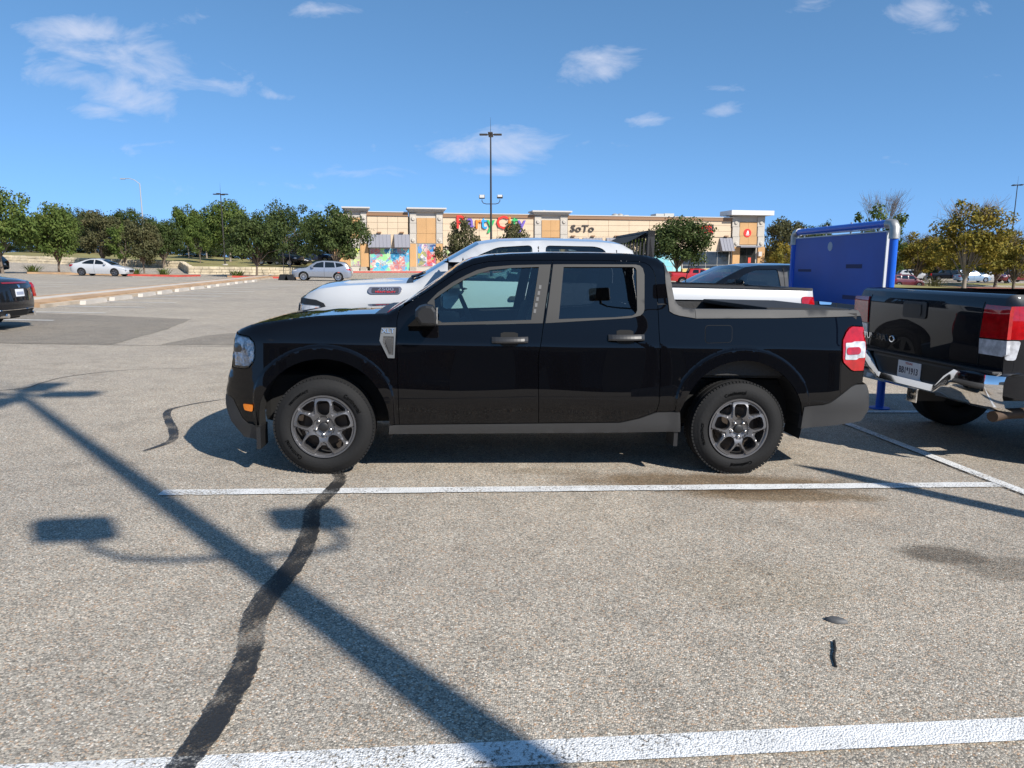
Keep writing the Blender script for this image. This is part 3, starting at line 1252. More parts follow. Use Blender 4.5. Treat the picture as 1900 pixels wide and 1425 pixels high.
def inset_poly(poly, d):
    """shrink a polygon by d"""
    A = sum(poly[i][0] * poly[(i + 1) % len(poly)][1] - poly[(i + 1) % len(poly)][0] * poly[i][1] for i in range(len(poly)))
    sg = 1 if A > 0 else -1
    out = []
    n = len(poly)
    for i in range(n):
        p0, p1, p2 = Vector(poly[i - 1]), Vector(poly[i]), Vector(poly[(i + 1) % n])
        a, b = (p1 - p0).normalized(), (p2 - p1).normalized()
        na, nb = Vector((-a.y, a.x)) * sg, Vector((-b.y, b.x)) * sg
        m = na + nb
        m = m / max(.4, m.length_squared / 2) if m.length > 1e-6 else na
        out.append(tuple(p1 + m * d))
    return out


def arcp(cx, cz, r, x0, x1, n=22):
    """opening edge from x0 to x1 over the wheel, ends dropped to where they start"""
    a0, a1 = math.acos(max(-1, min(1, (x0 - cx) / r))), math.acos(max(-1, min(1, (x1 - cx) / r)))
    return [(cx + r * math.cos(a0 + (a1 - a0) * i / n), cz + r * math.sin(a0 + (a1 - a0) * i / n)) for i in range(n + 1)]


fa = arcp(.005, .385, .465, .4695, -.4595)     # front arch rear-to-front
ra = arcp(3.08, .40, .475, 3.554, 2.606)       # rear arch rear-to-front
hood_edge = [p[:2] for p in htop[:9]]
split = [(1.648, 1.579), (1.628, 1.439), (1.600, 1.26), (1.578, 1.121), (1.560, .998), (1.545, .92), (1.540, .85), (1.548, .6), (1.557, .392)]
dooredge = [(.540, .376), (.534, .629), (.523, .973), (.521, 1.127), (.534, 1.193), (.567, 1.225)]
doortop = [(.62, 1.262), (.715, 1.322), (.83, 1.397), (.944, 1.477), (1.06, 1.532), (1.177, 1.558), (1.354, 1.571), (1.648, 1.579)]
rtop = [(1.654, 1.579), (2.0, 1.586), (2.296, 1.585), (2.345, 1.575), (2.379, 1.556), (2.405, 1.52), (2.418, 1.479)]
rback = [(2.429, 1.275), (2.433, 1.067), (2.446, .766), (2.446, .549), (2.433, .487)]
kick = [(2.312, .437), (2.17, .402)]
bump_low = [(-.737, .556), (-.690, .550), (-.661, .530), (-.63, .462), (-.597, .400), (-.551, .362), (-.459, .356)]
light_edge = [(-.664, .766), (-.56, .762), (-.522, .772), (-.486, .815), (-.474, .85), (-.472, .93), (-.482, .960), (-.521, .995), (-.613, 1.006), (-.636, 1.0148)]
fender = hood_edge[1:] + [(.567, 1.247)] + dooredge[::-1] + [(.4695, .376)] + fa[1:-1] + [(-.4595, .37)] + bump_low[::-1] + [(-.72, .66), (-.70, .73)] + light_edge
fdoor = dooredge + doortop + split[1:]
rdoor = split[::-1] + rtop[:] + rback + kick
cabside = [(.571, 1.250)] + [p[:2] for p in htop[10:22]] + [(2.490, 1.582), (2.491, 1.434), (2.502, 1.342), (2.508, 1.281), (2.431, 1.277)] + rtop[::-1] + doortop[::-1]
bedtop = [(2.511, 1.224), (2.544, 1.205), (2.585, 1.193), (2.707, 1.175), (3.331, 1.188), (4.008, 1.213)]
tl = [(4.026, 1.137), (3.928, 1.142), (3.895, 1.125), (3.866, 1.095), (3.835, 1.04), (3.829, 1.00), (3.832, .90), (3.842, .868), (3.91, .812), (3.935, .803), (4.032, .803)]
bump_top = [(4.0305, .712), (3.965, .705), (3.922, .688), (3.87, .65), (3.806, .603), (3.76, .57), (3.714, .552), (3.552, .537)]
bedside = [(2.4325, 1.272), (2.508, 1.277)] + bedtop + [(4.026, 1.197)] + tl + bump_top + [(3.552, .46)] + ra[2:-2] + [(2.606, .488), (2.439, .484)] + rback[::-1]
sail = [(2.490, 1.580), (2.512, 1.562), (2.534, 1.462), (2.555, 1.317), (2.588, 1.271), (2.628, 1.252), (2.71, 1.245), (2.71, 1.177), (2.585, 1.195), (2.544, 1.207), (2.513, 1.226), (2.506, 1.30), (2.502, 1.342), (2.491, 1.434)]
railcap = [(2.712, 1.245), (4.0, 1.2555), (4.012, 1.216), (3.331, 1.190), (2.712, 1.177)]
rocker = [(.4695, .372), (2.165, .399), (2.31, .434), (2.437, .482), (2.606, .486), (2.626, .331), (2.165, .320), (.462, .300)]
bumper_r = [(3.552, .534), (3.714, .549), (3.76, .567), (3.806, .600), (3.87, .647), (3.922, .685), (3.965, .702), (4.073, .700), (4.11, .62), (4.12, .50), (4.06, .412), (3.80, .385), (3.552, .362)]
bumper_f = bump_low + [(-.462, .240), (-.60, .25), (-.70, .36), (-.735, .46)]
dlo_f = [(.735, 1.255), (.809, 1.330), (.91, 1.402), (1.013, 1.458), (1.09, 1.495), (1.174, 1.519), (1.349, 1.537), (1.565, 1.546), (1.637, 1.548), (1.620, 1.43), (1.592, 1.26), (1.572, 1.123), (.834, 1.098), (.775, 1.096)]
gl_f = [(.785, 1.280), (.832, 1.316), (.922, 1.379), (1.013, 1.432), (1.105, 1.471), (1.198, 1.499), (1.349, 1.516), (1.547, 1.527), (1.486, 1.146), (.845, 1.116), (.80, 1.14)]
dlo_r = [(1.652, 1.549), (1.712, 1.551), (2.27, 1.562), (2.305, 1.555), (2.326, 1.535), (2.337, 1.489), (2.328, 1.236), (2.318, 1.21), (2.295, 1.19), (2.223, 1.171), (1.706, 1.132), (1.590, 1.124), (1.614, 1.27), (1.636, 1.43)]
gl_r = [(1.730, 1.531), (2.247, 1.543), (2.268, 1.537), (2.277, 1.52), (2.273, 1.228), (2.262, 1.205), (2.236, 1.189), (2.105, 1.175), (1.689, 1.155)]
SATIN = mat('satin grey window trim', (.024, .024, .024), .55, spec=.35)

H = HERO
gsm = .028
# silhouette strips: hood, windshield, roof, rear window, front and tail
sh_rows = [H.strip_points(i) for i in range(len(H.outline))]
groups = {}
for i in range(len(sh_rows) - 1):
    x, z, tg = H.outline[i]
    for j in range(len(COLS) - 1):
        q = (sh_rows[i][j], sh_rows[i][j + 1], sh_rows[i + 1][j + 1], sh_rows[i + 1][j])
        inner = 2 <= j <= len(COLS) - 4
        if tg == 'n':
            continue
        if tg == 'g':
            nm = 'windshield' if inner else 'roof'
        elif tg == 'r':
            nm = 'rear_window' if inner else 'roof'
        elif tg == 'c':
            nm = 'cowl'
        elif tg == 'f':
            nm = 'front_bumper' if z < .545 else ('grille' if (z > .74 and inner) or (.55 < z < .66 and 3 <= j <= len(COLS) - 5) else 'nose')
        elif tg == 't':
            nm = 'rear_bumper' if z < .712 else 'tailgate'
        else:
            nm = 'hood' if x < .4 else 'roof'
        groups.setdefault(nm, MB()).add(q, [(0, 1, 2, 3)])
GM = {'windshield': SHIELD, 'rear_window': TINT, 'cowl': BLK, 'front_bumper': GREYP, 'grille': BLK, 'rear_bumper': GREYP}
for nm, mbx in groups.items():
    me = bpy.data.meshes.new(nm)
    me.from_pydata(mbx.v, [], mbx.f)
    me.materials.append(GM.get(nm, BLACK))
    bm = bmesh.new()
    bm.from_mesh(me)
    bmesh.ops.remove_doubles(bm, verts=bm.verts, dist=.0008)
    bmesh.ops.recalc_face_normals(bm, faces=bm.faces)
    bm.to_mesh(me)
    bm.free()
    smooth(me, 40)
    mesh_obj(nm, me, None, H.root)
flp = []
for cx_, cz_, r_ in H.arch:
    for i in range(130):
        a = -.1 + (math.pi + .2) * i / 129
        for dw in (-.02, -.003, .001, .005, .009, .014, .025):
            z_ = cz_ + (r_ + .07) * math.sin(a)
            w_ = .030 + .050 * sstep(.42, .72, z_)
            flp.append((cx_ + (r_ + w_ + dw) * math.cos(a), cz_ + (r_ + w_ + dw) * math.sin(a)))
for sgn in (-1, 1):
    ex = []
    for xx in np.arange(-.6, 2.52, .03):
        zt_ = float(np.interp(xx, H.zt[0], H.zt[1]))
        for dz in (.006, .016, .03, .05, .075):
            ex.append((xx, zt_ - dz))
    mbx = MB()
    panel_mesh(mbx, densify(inset_poly(fender, .0022), .025), [], H.side(sgn), gsm, .014, extra=ex + flp)
    fo = mbx.build('fender', BLACK, H.root, sm=35)
    cre = [(xx, zz) for xx in np.arange(.5, 4.05, .03) for zz in (.955, .968, .976, .984, .992, 1.005, 1.025, .44, .455, .47)]
    mbx = MB()
    panel_mesh(mbx, densify(inset_poly(fdoor, .0025), .025), [densify(dlo_f, .03)], H.side(sgn), gsm, .014, extra=cre)
    fd = mbx.build('front_door', BLACK, H.root, sm=35)
    mbx = MB()
    panel_mesh(mbx, densify(inset_poly(rdoor, .0025), .025), [densify(dlo_r, .03)], H.side(sgn), gsm, .014, extra=cre)
    rd = mbx.build('rear_door', BLACK, H.root, sm=35)
    mbx = MB()
    panel_mesh(mbx, densify(inset_poly(cabside, .0015), .025), [], H.side(sgn), gsm, .012, extra=ex)
    mbx.build('cab_side', BLACK, H.root, sm=40)
    mbx = MB()
    panel_mesh(mbx, densify(inset_poly(bedside, .0022), .025), [], H.side(sgn), gsm, .014, extra=cre + flp)
    bs = mbx.build('bedside', BLACK, H.root, sm=35)
    H.patch('sail_trim', inset_poly(sail, .001), sgn, GREYP, .008, .04, .03)
    H.patch('bed_rail_cap', railcap, sgn, GREYP, .008, .05, .05)
    H.patch('rocker_cladding', inset_poly(rocker, .0015), sgn, GREYP, .010, .04, .03)
    H.patch('rear_bumper_corner', inset_poly(bumper_r, .001), sgn, GREYP, .008, .04, .05)
    H.patch('front_bumper_corner', inset_poly(bumper_f, .001), sgn, GREYP, .006, .035, .05)
    # dark structure behind the shut lines
    back_poly = [(-.40, 1.0), (.3, 1.10), (.56, 1.20), (.58, 1.11), (2.45, 1.11), (3.95, 1.17), (3.95, .75), (3.72, .58), (3.57, .56)] + [(3.08 + .49 * math.cos(a), .40 + .49 * math.sin(a)) for a in np.linspace(.35, math.pi - .2, 16)] + [(2.59, .40), (.50, .36)] + [(.005 + .48 * math.cos(a), .385 + .48 * math.sin(a)) for a in np.linspace(.05, math.pi - .2, 16)] + [(-.5, .6)]
    H.patch('inner_panel', back_poly, sgn, BLKM, -.022, .08)
    for nm_, outer_, hole_ in (('window_trim', dlo_f, gl_f), ('window_trim', dlo_r, gl_r)):
        H.patch(nm_, inset_poly(outer_, .001), sgn, SATIN, .001, .05, .02, holes=[hole_], parent=fd if outer_ is dlo_f else rd, dens=.03)
    H.patch('window', inset_poly(gl_f, -.006), sgn, GLASS, -.012, .06, parent=fd)
    H.patch('window', inset_poly(gl_r, -.006), sgn, TINT, -.012, .06, parent=rd)
    # lamps
    hl = [(-.655, .768), (-.56, .766), (-.524, .776), (-.489, .817), (-.478, .85), (-.476, .93), (-.486, .958), (-.523, .990), (-.613, 1.002), (-.645, 1.005), (-.662, .93)]
    hlo = H.patch('headlight', hl, sgn, glass('headlight lens', (.85, .88, .92)), .002, .03, .03)
    H.patch('lamp_bowl', inset_poly(hl, .012), sgn, mat('lamp reflector', (.92, .93, .95), .2, metal=.85, vary=.2, vscale=16, bump=1.0, bscale=22), -.02, .02, parent=hlo)
    H.patch('lamp_bezel', [(-.645, .875), (-.60, .878), (-.588, .905), (-.60, .935), (-.645, .94)], sgn, BLK, -.012, .03, .02, parent=hlo)
    H.patch('side_marker', rounded([(-.578, .510), (-.497, .508), (-.506, .457), (-.570, .462)], .012), sgn, AMBER, .010, .03, .012)
    tlo = H.patch('tail_light', inset_poly([(4.022, 1.134), (3.928, 1.138), (3.898, 1.122), (3.87, 1.093), (3.839, 1.038), (3.833, 1.0), (3.836, .902), (3.846, .87), (3.912, .816), (3.937, .807), (4.024, .807), (4.036, .9), (4.04, 1.1)], .001), sgn, LENSR, .012, .03, .03)
    H.patch('reversing_lamp', rounded([(3.856, 1.018), (3.91, 1.018), (3.93, 1.028), (4.03, 1.028), (4.03, .905), (3.97, .905), (3.955, .892), (3.853, .892)], .012), sgn, LENSW, .016, .03, .004, parent=tlo)
    H.patch('brake_lens', rounded([(3.875, .985), (3.97, .988), (3.985, .972), (3.985, .948), (3.97, .932), (3.873, .930), (3.862, .945), (3.862, .97)], .012), sgn, LENSR, .020, .03, .004, parent=tlo)
    # handles in recesses
    for dd, (hx0, hx1, hz) in ((fd, (1.200, 1.462, 1.007)), (rd, (2.050, 2.318, 1.036))):
        cup = [(hx0 + .065, hz + .042), (hx0 + .09, hz + .05), (hx0 + .165, hz + .05), (hx0 + .19, hz + .042), (hx0 + .19, hz - .042), (hx0 + .165, hz - .05), (hx0 + .09, hz - .05), (hx0 + .065, hz - .042)]
        H.patch('handle_cup', cup, sgn, BLKM, .003, .03, parent=dd)
        mbx = MB()
        fn = H.side(sgn, 0)
        n_ = 10
        prof = []
        for i in range(n_ + 1):
            t = i / n_
            x = hx0 + (hx1 - hx0) * t
            o_ = .012 + .024 * math.sin(math.pi * min(1, max(0, t * 1.0))) ** .5
            ring = []
            for a in range(8):
                an = 2 * math.pi * a / 8 + math.pi / 8
                ring.append(fn(x, hz + (hx1 - x) * -.02 + .023 * math.sin(an), -(o_ + .010 * math.cos(an))))
            prof.append(ring)
        for i in range(n_):
            for a in range(8):
                mbx.add([prof[i][a], prof[i][(a + 1) % 8], prof[i + 1][(a + 1) % 8], prof[i + 1][a]], [(0, 1, 2, 3)])
        mbx.add(prof[0], [tuple(range(8))])
        mbx.add(prof[-1], [tuple(range(8))])
        mbx.build('handle', mat('handle black', (.02, .02, .021), .35), dd, sm=50)
    # fender vent with its grey surround
    vent = [(.414, 1.075), (.516, 1.077), (.508, .862), (.462, .863), (.402, .985)]
    vo = H.patch('fender_vent', vent, sgn, mat('vent grey', (.11, .115, .12), .42), .010, .03, .01, parent=fo, holes=[[(.428, 1.015), (.502, 1.015), (.499, .885), (.468, .885), (.425, .975)]])
    H.patch('vent_mesh', [(.426, 1.017), (.504, 1.017), (.501, .883), (.467, .883), (.422, .975)], sgn, mat('vent mesh', (.06, .06, .062), .6, bump=.6, bscale=200), .003, .03, parent=fo)
    H.patch('vent_bar', [(.45, 1.0), (.49, 1.0), (.488, .9), (.472, .9), (.446, .97)], sgn, GREYP, .008, .03, .004, parent=fo)
    # fuel flap
    if sgn < 0:
        fl = rounded([(2.782, 1.130), (2.990, 1.133), (2.983, 1.008), (2.776, .998)], .03)
        H.patch('fuel_flap_gap', fl, sgn, BLKM, .001, .03, parent=bs)
        H.patch('fuel_flap', inset_poly(fl, .0035), sgn, BLACK, .003, .025, .004, parent=bs)
    # mirror
    mo = MB()
    ring = [(.652, 1.165), (.656, 1.215), (.685, 1.243), (.728, 1.256), (.780, 1.250), (.806, 1.215), (.812, 1.16), (.806, 1.112), (.76, 1.106), (.69, 1.110)]
    cxm, czm = .735, 1.18
    base_y = H.S(.75, 1.15)
    lay = [(.05, .80), (.075, .97), (.12, 1.0), (.19, .98), (.225, .9), (.238, .7)]
    vv = []
    for (yy, k) in lay:
        vv.append([(cxm + (x - cxm) * k + .03 * (yy - .05), sgn * (base_y + yy), czm + (z - czm) * k) for x, z in ring])
    for i in range(len(lay) - 1):
        for a in range(len(ring)):
            b_ = (a + 1) % len(ring)
            mo.add([vv[i][a], vv[i][b_], vv[i + 1][b_], vv[i + 1][a]], [(0, 1, 2, 3)])
    mo.add(vv[0], [tuple(range(len(ring)))])
    mo.add(vv[-1], [tuple(range(len(ring)))])
    mro = mo.build('mirror', mat('mirror housing', (.014, .014, .015), .4), H.root, sm=50)
    mo = MB()
    mo.prism([(.60, 1.095), (.80, 1.098), (.79, 1.125), (.66, 1.15)], sgn * (base_y - .03), sgn * (base_y + .10))
    mo.build('mirror_foot', BLACK, mro)
    mo = MB()
    mo.box(.808, .816, sgn * (base_y + .08), sgn * (base_y + .22), 1.125, 1.235)
    mo.build('mirror_glass', mat('mirror glass', (.7, .72, .75), .03, metal=1.0), mro)
    # mud flaps and arch liners
    for wx, xf, zz in ((-.455, -.47, .35), (2.60, 2.585, .47)):
        mo = MB()
        mo.box(wx - .02, wx + .01, sgn * .70, sgn * .895, .19 if wx < 0 else .22, zz)
        mo.build('mud_flap', BLK, H.root)
    for cx_, cz_, r_ in H.arch:
        mo = MB()
        N = 20
        aa = [-.25 + (math.pi + .5) * i / N for i in range(N + 1)]
        for i in range(N):
            p = [(cx_ + (r_ + .02) * math.cos(a), y_, cz_ + (r_ + .02) * math.sin(a)) for a in (aa[i], aa[i + 1]) for y_ in (sgn * .885, sgn * .62)]
            mo.add(p, [(0, 1, 3, 2)])
        mo.build('arch_liner', BLKM, H.root)

# window keypad, badge lettering
kp = MB()
fnk = H.side(-1, .004)
for t in range(5):
    x, z = 1.512 + .010 * t, 1.21 + .043 * t
    kp.add([fnk(x - .009, z - .014, 0), fnk(x + .009, z - .014, 0), fnk(x + .012, z + .014, 0), fnk(x - .006, z + .014, 0)], [(0, 1, 2, 3)])
kp.build('keypad_buttons', mat('keypad grey', (.09, .09, .092), .5), H.root)
CHT = mat('badge metal', (.72, .73, .75), .22, metal=.9)
text_obj('fender_badge', 'XLT', .044, CHT, H.root, lambda x, y, z: H.side(-1, .014)(.462 + x * 1.15, 1.040 + y, -z), .002, True)

# bed box
mo = MB()
for sgn in (-1, 1):
    mo.box(2.60, 3.97, sgn * .70, sgn * .80, .75, 1.235)
mo.box(2.575, 2.62, -.80, .80, .75, 1.238)
mo.box(2.60, 3.97, -.72, .72, .72, .76)
mo.build('bed_liner', mat('bed liner', (.03, .03, .031), .85, bump=.3), H.root)
mo = MB()
mo.box(3.955, 4.015, -.72, .72, .78, 1.262, .02)
mo.build('tailgate_inner', BLK, H.root)
mo = MB()
mo.box(3.30, 3.96, -.71, .71, 1.225, 1.262, .01)
mo.build('folded_bed_cover', mat('soft bed cover', (.012, .012, .013), .8), H.root)
# cabin
mo = MB()
mo.box(.52, .98, -.68, .68, .85, 1.11, .06)
mo.build('dashboard', CABIN, H.root, sm=40)
mo = MB()
tor = []
for i in range(24):
    a = 2 * math.pi * i / 24
    tor.append((1.05 + .18 * math.sin(a) * -.42, -.37 + .185 * math.cos(a), 1.12 + .185 * math.sin(a) * .92))
mo.tube(tor + [tor[0]], .016, 8)
mo.tube([(.95, -.37, 1.06), (1.05, -.37, 1.12)], .035, 8)
mo.box(1.035, 1.06, -.53, -.21, 1.10, 1.14)
mo.build('steering_wheel', CABIN, H.root, sm=50)
for sx, ys_ in ((1.42, (-.37, .37)), (2.14, (-.40, 0, .40))):
    for y_ in ys_:
        mo = MB()
        w_ = .25 if sx < 2 else .2
        mo.box(sx - .42, sx + .12, y_ - w_, y_ + w_, .70, .84, .05)
        mt = Matrix.Translation((sx + .08, y_, .80)) @ Matrix.Rotation(R(16), 4, 'Y')
        mo.box(-.07, .07, -w_, w_, 0, .44, .05, mtx=mt)
        mo.box(-.05, .05, -.12, .12, .47, .62, .04, mtx=mt)
        mo.tube([mt @ Vector((0, -.05, .42)), mt @ Vector((0, -.05, .5))], .008, 6)
        mo.tube([mt @ Vector((0, .05, .42)), mt @ Vector((0, .05, .5))], .008, 6)
        mo.build('seat', SEATM, H.root, sm=40)
mo = MB()
mo.box(.5, 2.48, -.80, .80, .45, .70)
mo.box(2.44, 2.50, -.72, .72, .7, 1.18)
mo.build('cabin_floor', CABIN, H.root)
mo = MB()
mo.box(1.15, 2.38, -.60, .60, 1.53, 1.56)
mo.build('headliner', mat('grey headliner', (.2, .2, .2), .9), H.root)
H.underbody(.70)
mo = MB()
mo.tube([(-.1, -.75, .362), (-.1, .75, .362)], .05, 8)
mo.build('axle', BLKM, H.root)
mo = MB()
mo.tube([(3.076, -.75, .362), (3.076, .75, .362)], .06, 8)
mo.build('axle', BLKM, H.root)
mo = MB()
mo.tube([(3.0, -.55, .45), (3.0, -.55, .80)], .05, 8)
mo.build('damper', BLKM, H.root)
H.add_wheels(.360, .229, .215, 'hero', ALLOY, inset=.018)
# lug nuts, caps and sidewall lettering on the wheels
NUT = mat('lug nut', (.62, .60, .57), .25, metal=1.0)
nm_ = MB()
nm_.lathe([(.022, .013), (.006, .0125), (-.003, .008), (-.005, .0)], 10)
nutm = nm_.mesh('lug_nut', NUT, 50)
nm_ = MB()
nm_.lathe([(.02, .034), (.006, .034), (.002, .030), (.004, .0)], 24)
capm = nm_.mesh('centre_cap', BLK, 50)


def sidewall_text(o, s, size, r, a_mid, m=RUBBER2, name='sidewall_lettering'):
    def fn(x, y, z):
        a = a_mid - x / (r + size * .35)
        rr = r + y
        return (rr * math.cos(a), -.0015 - z * 1.0, rr * math.sin(a))
    return text_obj(name, s, size, m, o, fn, .002, True, spacing=1.05)


hero_wheels = [o for o in H.root.children if o.name.startswith('wheel')]
for o in hero_wheels:
    for k in range(5):
        a = R(90 + 36 + 72 * k)
        mesh_obj('lug_nut', nutm, None, o, (.054 * math.cos(a), 0, .054 * math.sin(a)))
    mesh_obj('centre_cap', capm, None, o)
    if o.location.y < 0:
        rot = 100 if o.location.x > 1 else 40
        sidewall_text(o, 'Continental', .034, .268, R(rot))
        sidewall_text(o, 'Continental', .034, .268, R(rot + 178))
        sidewall_text(o, 'PROCONTACT', .024, .275, R(rot + 88))
# tread blocks on the shoulder of each hero tyre
tm = MB()
for i in range(84):
    a = 2 * math.pi * i / 84
    m4 = Matrix.Rotation(-a, 4, 'Y')
    for (y0_, y1_, r_) in ((.022, .060, .352), (.160, .196, .352)):
        tm.box(r_ - .004, r_ + .0085, y0_, y1_, -.0095, .0095, mtx=m4)
treadm = tm.mesh('tread_blocks', RUBBER)
for o in hero_wheels:
    t_ = mesh_obj('tread_blocks', treadm, None, o)
    t_['kind'] = 'stuff'
q_o = Vector((-1.36354, 4.98592, 0))
HERO_YAW = .07693
c_ = Vector((-math.sin(HERO_YAW), math.cos(HERO_YAW), 0)) * .904
H.place(q_o.x + c_.x, q_o.y + c_.y, HERO_YAW)

# ------------------------------------------------------------------ the row of shops
CREAM = mat('cream stucco', (.60, .47, .33), .9, vary=.05, vscale=.7, bump=.05)
TANP = mat('ochre stucco', (.50, .295, .135), .9, vary=.06, vscale=.7)
PALE = mat('pale grey stucco', (.47, .43, .375), .9, vary=.06, vscale=.7)
CAPM = mat('parapet cap grey', (.52, .49, .45), .7)
BROWN = mat('brown cornice metal', (.25, .135, .07), .6)
JOINT = mat('panel joint shadow', (.30, .23, .16), .95)
AWN = mat('grey standing seam awning', (.22, .22, .25), .75)
MULL = mat('bronze window frame', (.42, .40, .36), .5)
STOREGL = mat('dark shop glass', (.02, .022, .022), .06, spec=.7, vary=.6, vscale=.8)
BASEST = mat('grey base stone', (.34, .30, .25), .9, vary=.1)
FA, FB = Vector((onx(618, 88), 88.0)), Vector((onx(1424, 99.5), 99.5))
FE = (FB - FA).normalized()
FN = Vector((FE.y, -FE.x))
BZ = gz(FA.x + 10, 90)
shop = empty('shop_row', (FA.x, FA.y, 0), math.atan2(FE.y, FE.x))
tag(shop, 'long cream single storey shop row with ochre and grey towers and brown cornice', 'building')


def fsz(u, v):
    """facade coordinates (along, height) of a pixel"""
    a, b = (u - 950) / 1318, -(v - 712.5) / 1318
    d = Vector((a, CP + b * SP, -SP + b * CP))
    t = (FA.x * FN.x + FA.y * FN.y) / (d.x * FN.x + d.y * FN.y)
    p = d * t
    return ((p.x - FA.x) * FE.x + (p.y - FA.y) * FE.y, p.z + CAMH)


def fbox(name, u0, u1, v0, v1, y0, y1, m, parent=None, bev=0.0, zmin=None):
    um, vm = (u0 + u1) / 2, (v0 + v1) / 2
    s0, s1 = fsz(u0, vm)[0], fsz(u1, vm)[0]
    z0, z1 = fsz(um, v1)[1], fsz(um, v0)[1]
    if zmin is not None:
        z0 = zmin
    mb = MB()
    mb.box(s0, s1, y0, y1, z0, z1, bev)
    return mb.build(name, m, parent or shop)


def wall_grid(u0, u1, v0, v1, cols, rows, y0, m, name='wall_panel'):
    """stucco panels with open joints between them, on a backing"""
    for i in range(cols):
        for j in range(rows):
            a, b = u0 + (u1 - u0) * i / cols, u0 + (u1 - u0) * (i + 1) / cols
            c, d = v0 + (v1 - v0) * j / rows, v0 + (v1 - v0) * (j + 1) / rows
            fbox(name, a + .22, b - .22, c + .2, d - .2, y0, y0 + .2, m)


# core volume
sL, sR = fsz(622, 450)[0], fsz(1420, 450)[0]
mb = MB()
mb.box(sL, sR, .75, 22, -1.5, fsz(1000, 404)[1])
mb.build('core', CREAM, shop)


def tower(u0, u1, vcap, panel, vmid, win, cap_w=6, base=503, pane_m=None, cols=2):
    """projecting tower: cap, grey frame, ochre panel, medallions, lower ochre piers, window"""
    fbox('tower_core', u0, u1, vcap + 7, base, -.15, .8, PALE, zmin=-1.0)
    c = fbox('cornice', u0 - cap_w, u1 + cap_w, vcap, vcap + 2.6, -1.0, 1.6, CAPM)
    fbox('cornice_step', u0 - cap_w * .6, u1 + cap_w * .6, vcap + 2.6, vcap + 5.2, -.75, 1.4, CAPM, c)
    fbox('cornice_step', u0 - cap_w * .25, u1 + cap_w * .25, vcap + 5.2, vcap + 8, -.5, 1.2, PALE, c)
    pu0, pu1, pv0, pv1 = panel
    for (a, b) in ((u0, pu0 - 1), (pu1 + 1, u1)):
        n = 3
        for k in range(n):
            c0, c1 = vcap + 9 + (vmid - vcap - 9) * k / n, vcap + 9 + (vmid - vcap - 9) * (k + 1) / n
            fbox('wall_panel', a + .2, b - .2, c0 + .25, c1 - .25, -.32, -.14, PALE)
        fbox('pier', a, b, vmid + .3, base - 8, -.34, -.14, TANP)
        fbox('pier_base', a - .2, b + .2, base - 8, base + 2, -.40, -.14, BASEST, zmin=-1.0)
    pm = (pu0 + pu1) / 2
    hh = pv1 - pv0
    for (a, b) in ((pu0, pm), (pm, pu1)):
        for (c0, c1) in ((pv0, pv0 + hh * .62), (pv0 + hh * .62, pv1)):
            fbox('ochre_panel', a + .15, b - .15, c0 + .2, c1 - .2, -.24, -.14, TANP)
    for (uu, vv) in ((pu0 - (pu0 - u0) / 2 - .5, vcap + 20), (pu1 + (u1 - pu1) / 2 + .5, vcap + 20), (pu0 - (pu0 - u0) / 2 - .5, vmid - 6), (pu1 + (u1 - pu1) / 2 + .5, vmid - 6)):
        s_, z_ = fsz(uu, vv)
        mb = MB()
        mb.lathe([(-.44, .0), (-.46, .16), (-.40, .24), (-.32, .26)], 14, c=(s_, 0, z_))
        mb.build('medallion', PALE, shop, sm=40)
    if win:
        panes(win, pane_m, cols)


def mural(name, cols, scale, seed):
    n = NT(name)
    mp = n.t.nodes.new('ShaderNodeMapping')
    mp.inputs['Location'].default_value = (seed * 3.7, seed * 1.3, seed)
    n.link(n.P, mp.inputs['Vector'])
    wv = n.noise(1.3, 3, .6, vec=mp.outputs[0])
    nc = n.t.nodes.new('ShaderNodeTexNoise')
    nc.inputs['Scale'].default_value = 1.1
    nc.inputs['Detail'].default_value = 4
    n.link(mp.outputs[0], nc.inputs['Vector'])
    va = n.t.nodes.new('ShaderNodeVectorMath')
    va.operation = 'MULTIPLY_ADD'
    n.link(nc.outputs['Color'], va.inputs[0])
    va.inputs[1].default_value = (2.2, 2.2, 2.2)
    n.link(mp.outputs[0], va.inputs[2])
    v = n.voro(scale * 1.5, 'SMOOTH_F1', vec=va.outputs[0])
    v.inputs['Smoothness'].default_value = .15
    sp = n.t.nodes.new('ShaderNodeSeparateColor')
    n.link(v.outputs['Color'], sp.inputs[0])
    c = n.ramp(n.math('FRACT', n.math('ADD', sp.outputs[0], n.math('MULTIPLY', wv, .5))), [(i / max(1, len(cols) - 1), q) for i, q in enumerate(cols)])
    n.link(c, n.b.inputs['Base Color'])
    n.b.inputs['Roughness'].default_value = .25
    return n.m


MU_A = mural('party mural greens', [(.35, .55, .12), (.62, .60, .10), (.30, .22, .45), (.50, .65, .25), (.35, .12, .30), (.25, .50, .10)], 1.0, 1)
MU_B = mural('party mural blues', [(.05, .32, .52), (.12, .48, .55), (.30, .62, .20), (.55, .62, .60), (.02, .10, .22), (.08, .40, .60), (.50, .12, .10), (.65, .66, .60)], .75, 2)
MU_C = mural('party mural hero blues', [(.02, .12, .40), (.05, .30, .60), (.55, .06, .05), (.60, .60, .58), (.02, .06, .20), (.55, .50, .08)], .9, 3)
TEAL = mural('teal shop window film', [(.25, .55, .55), (.32, .62, .62), (.20, .48, .52), (.4, .66, .66)], .5, 4)


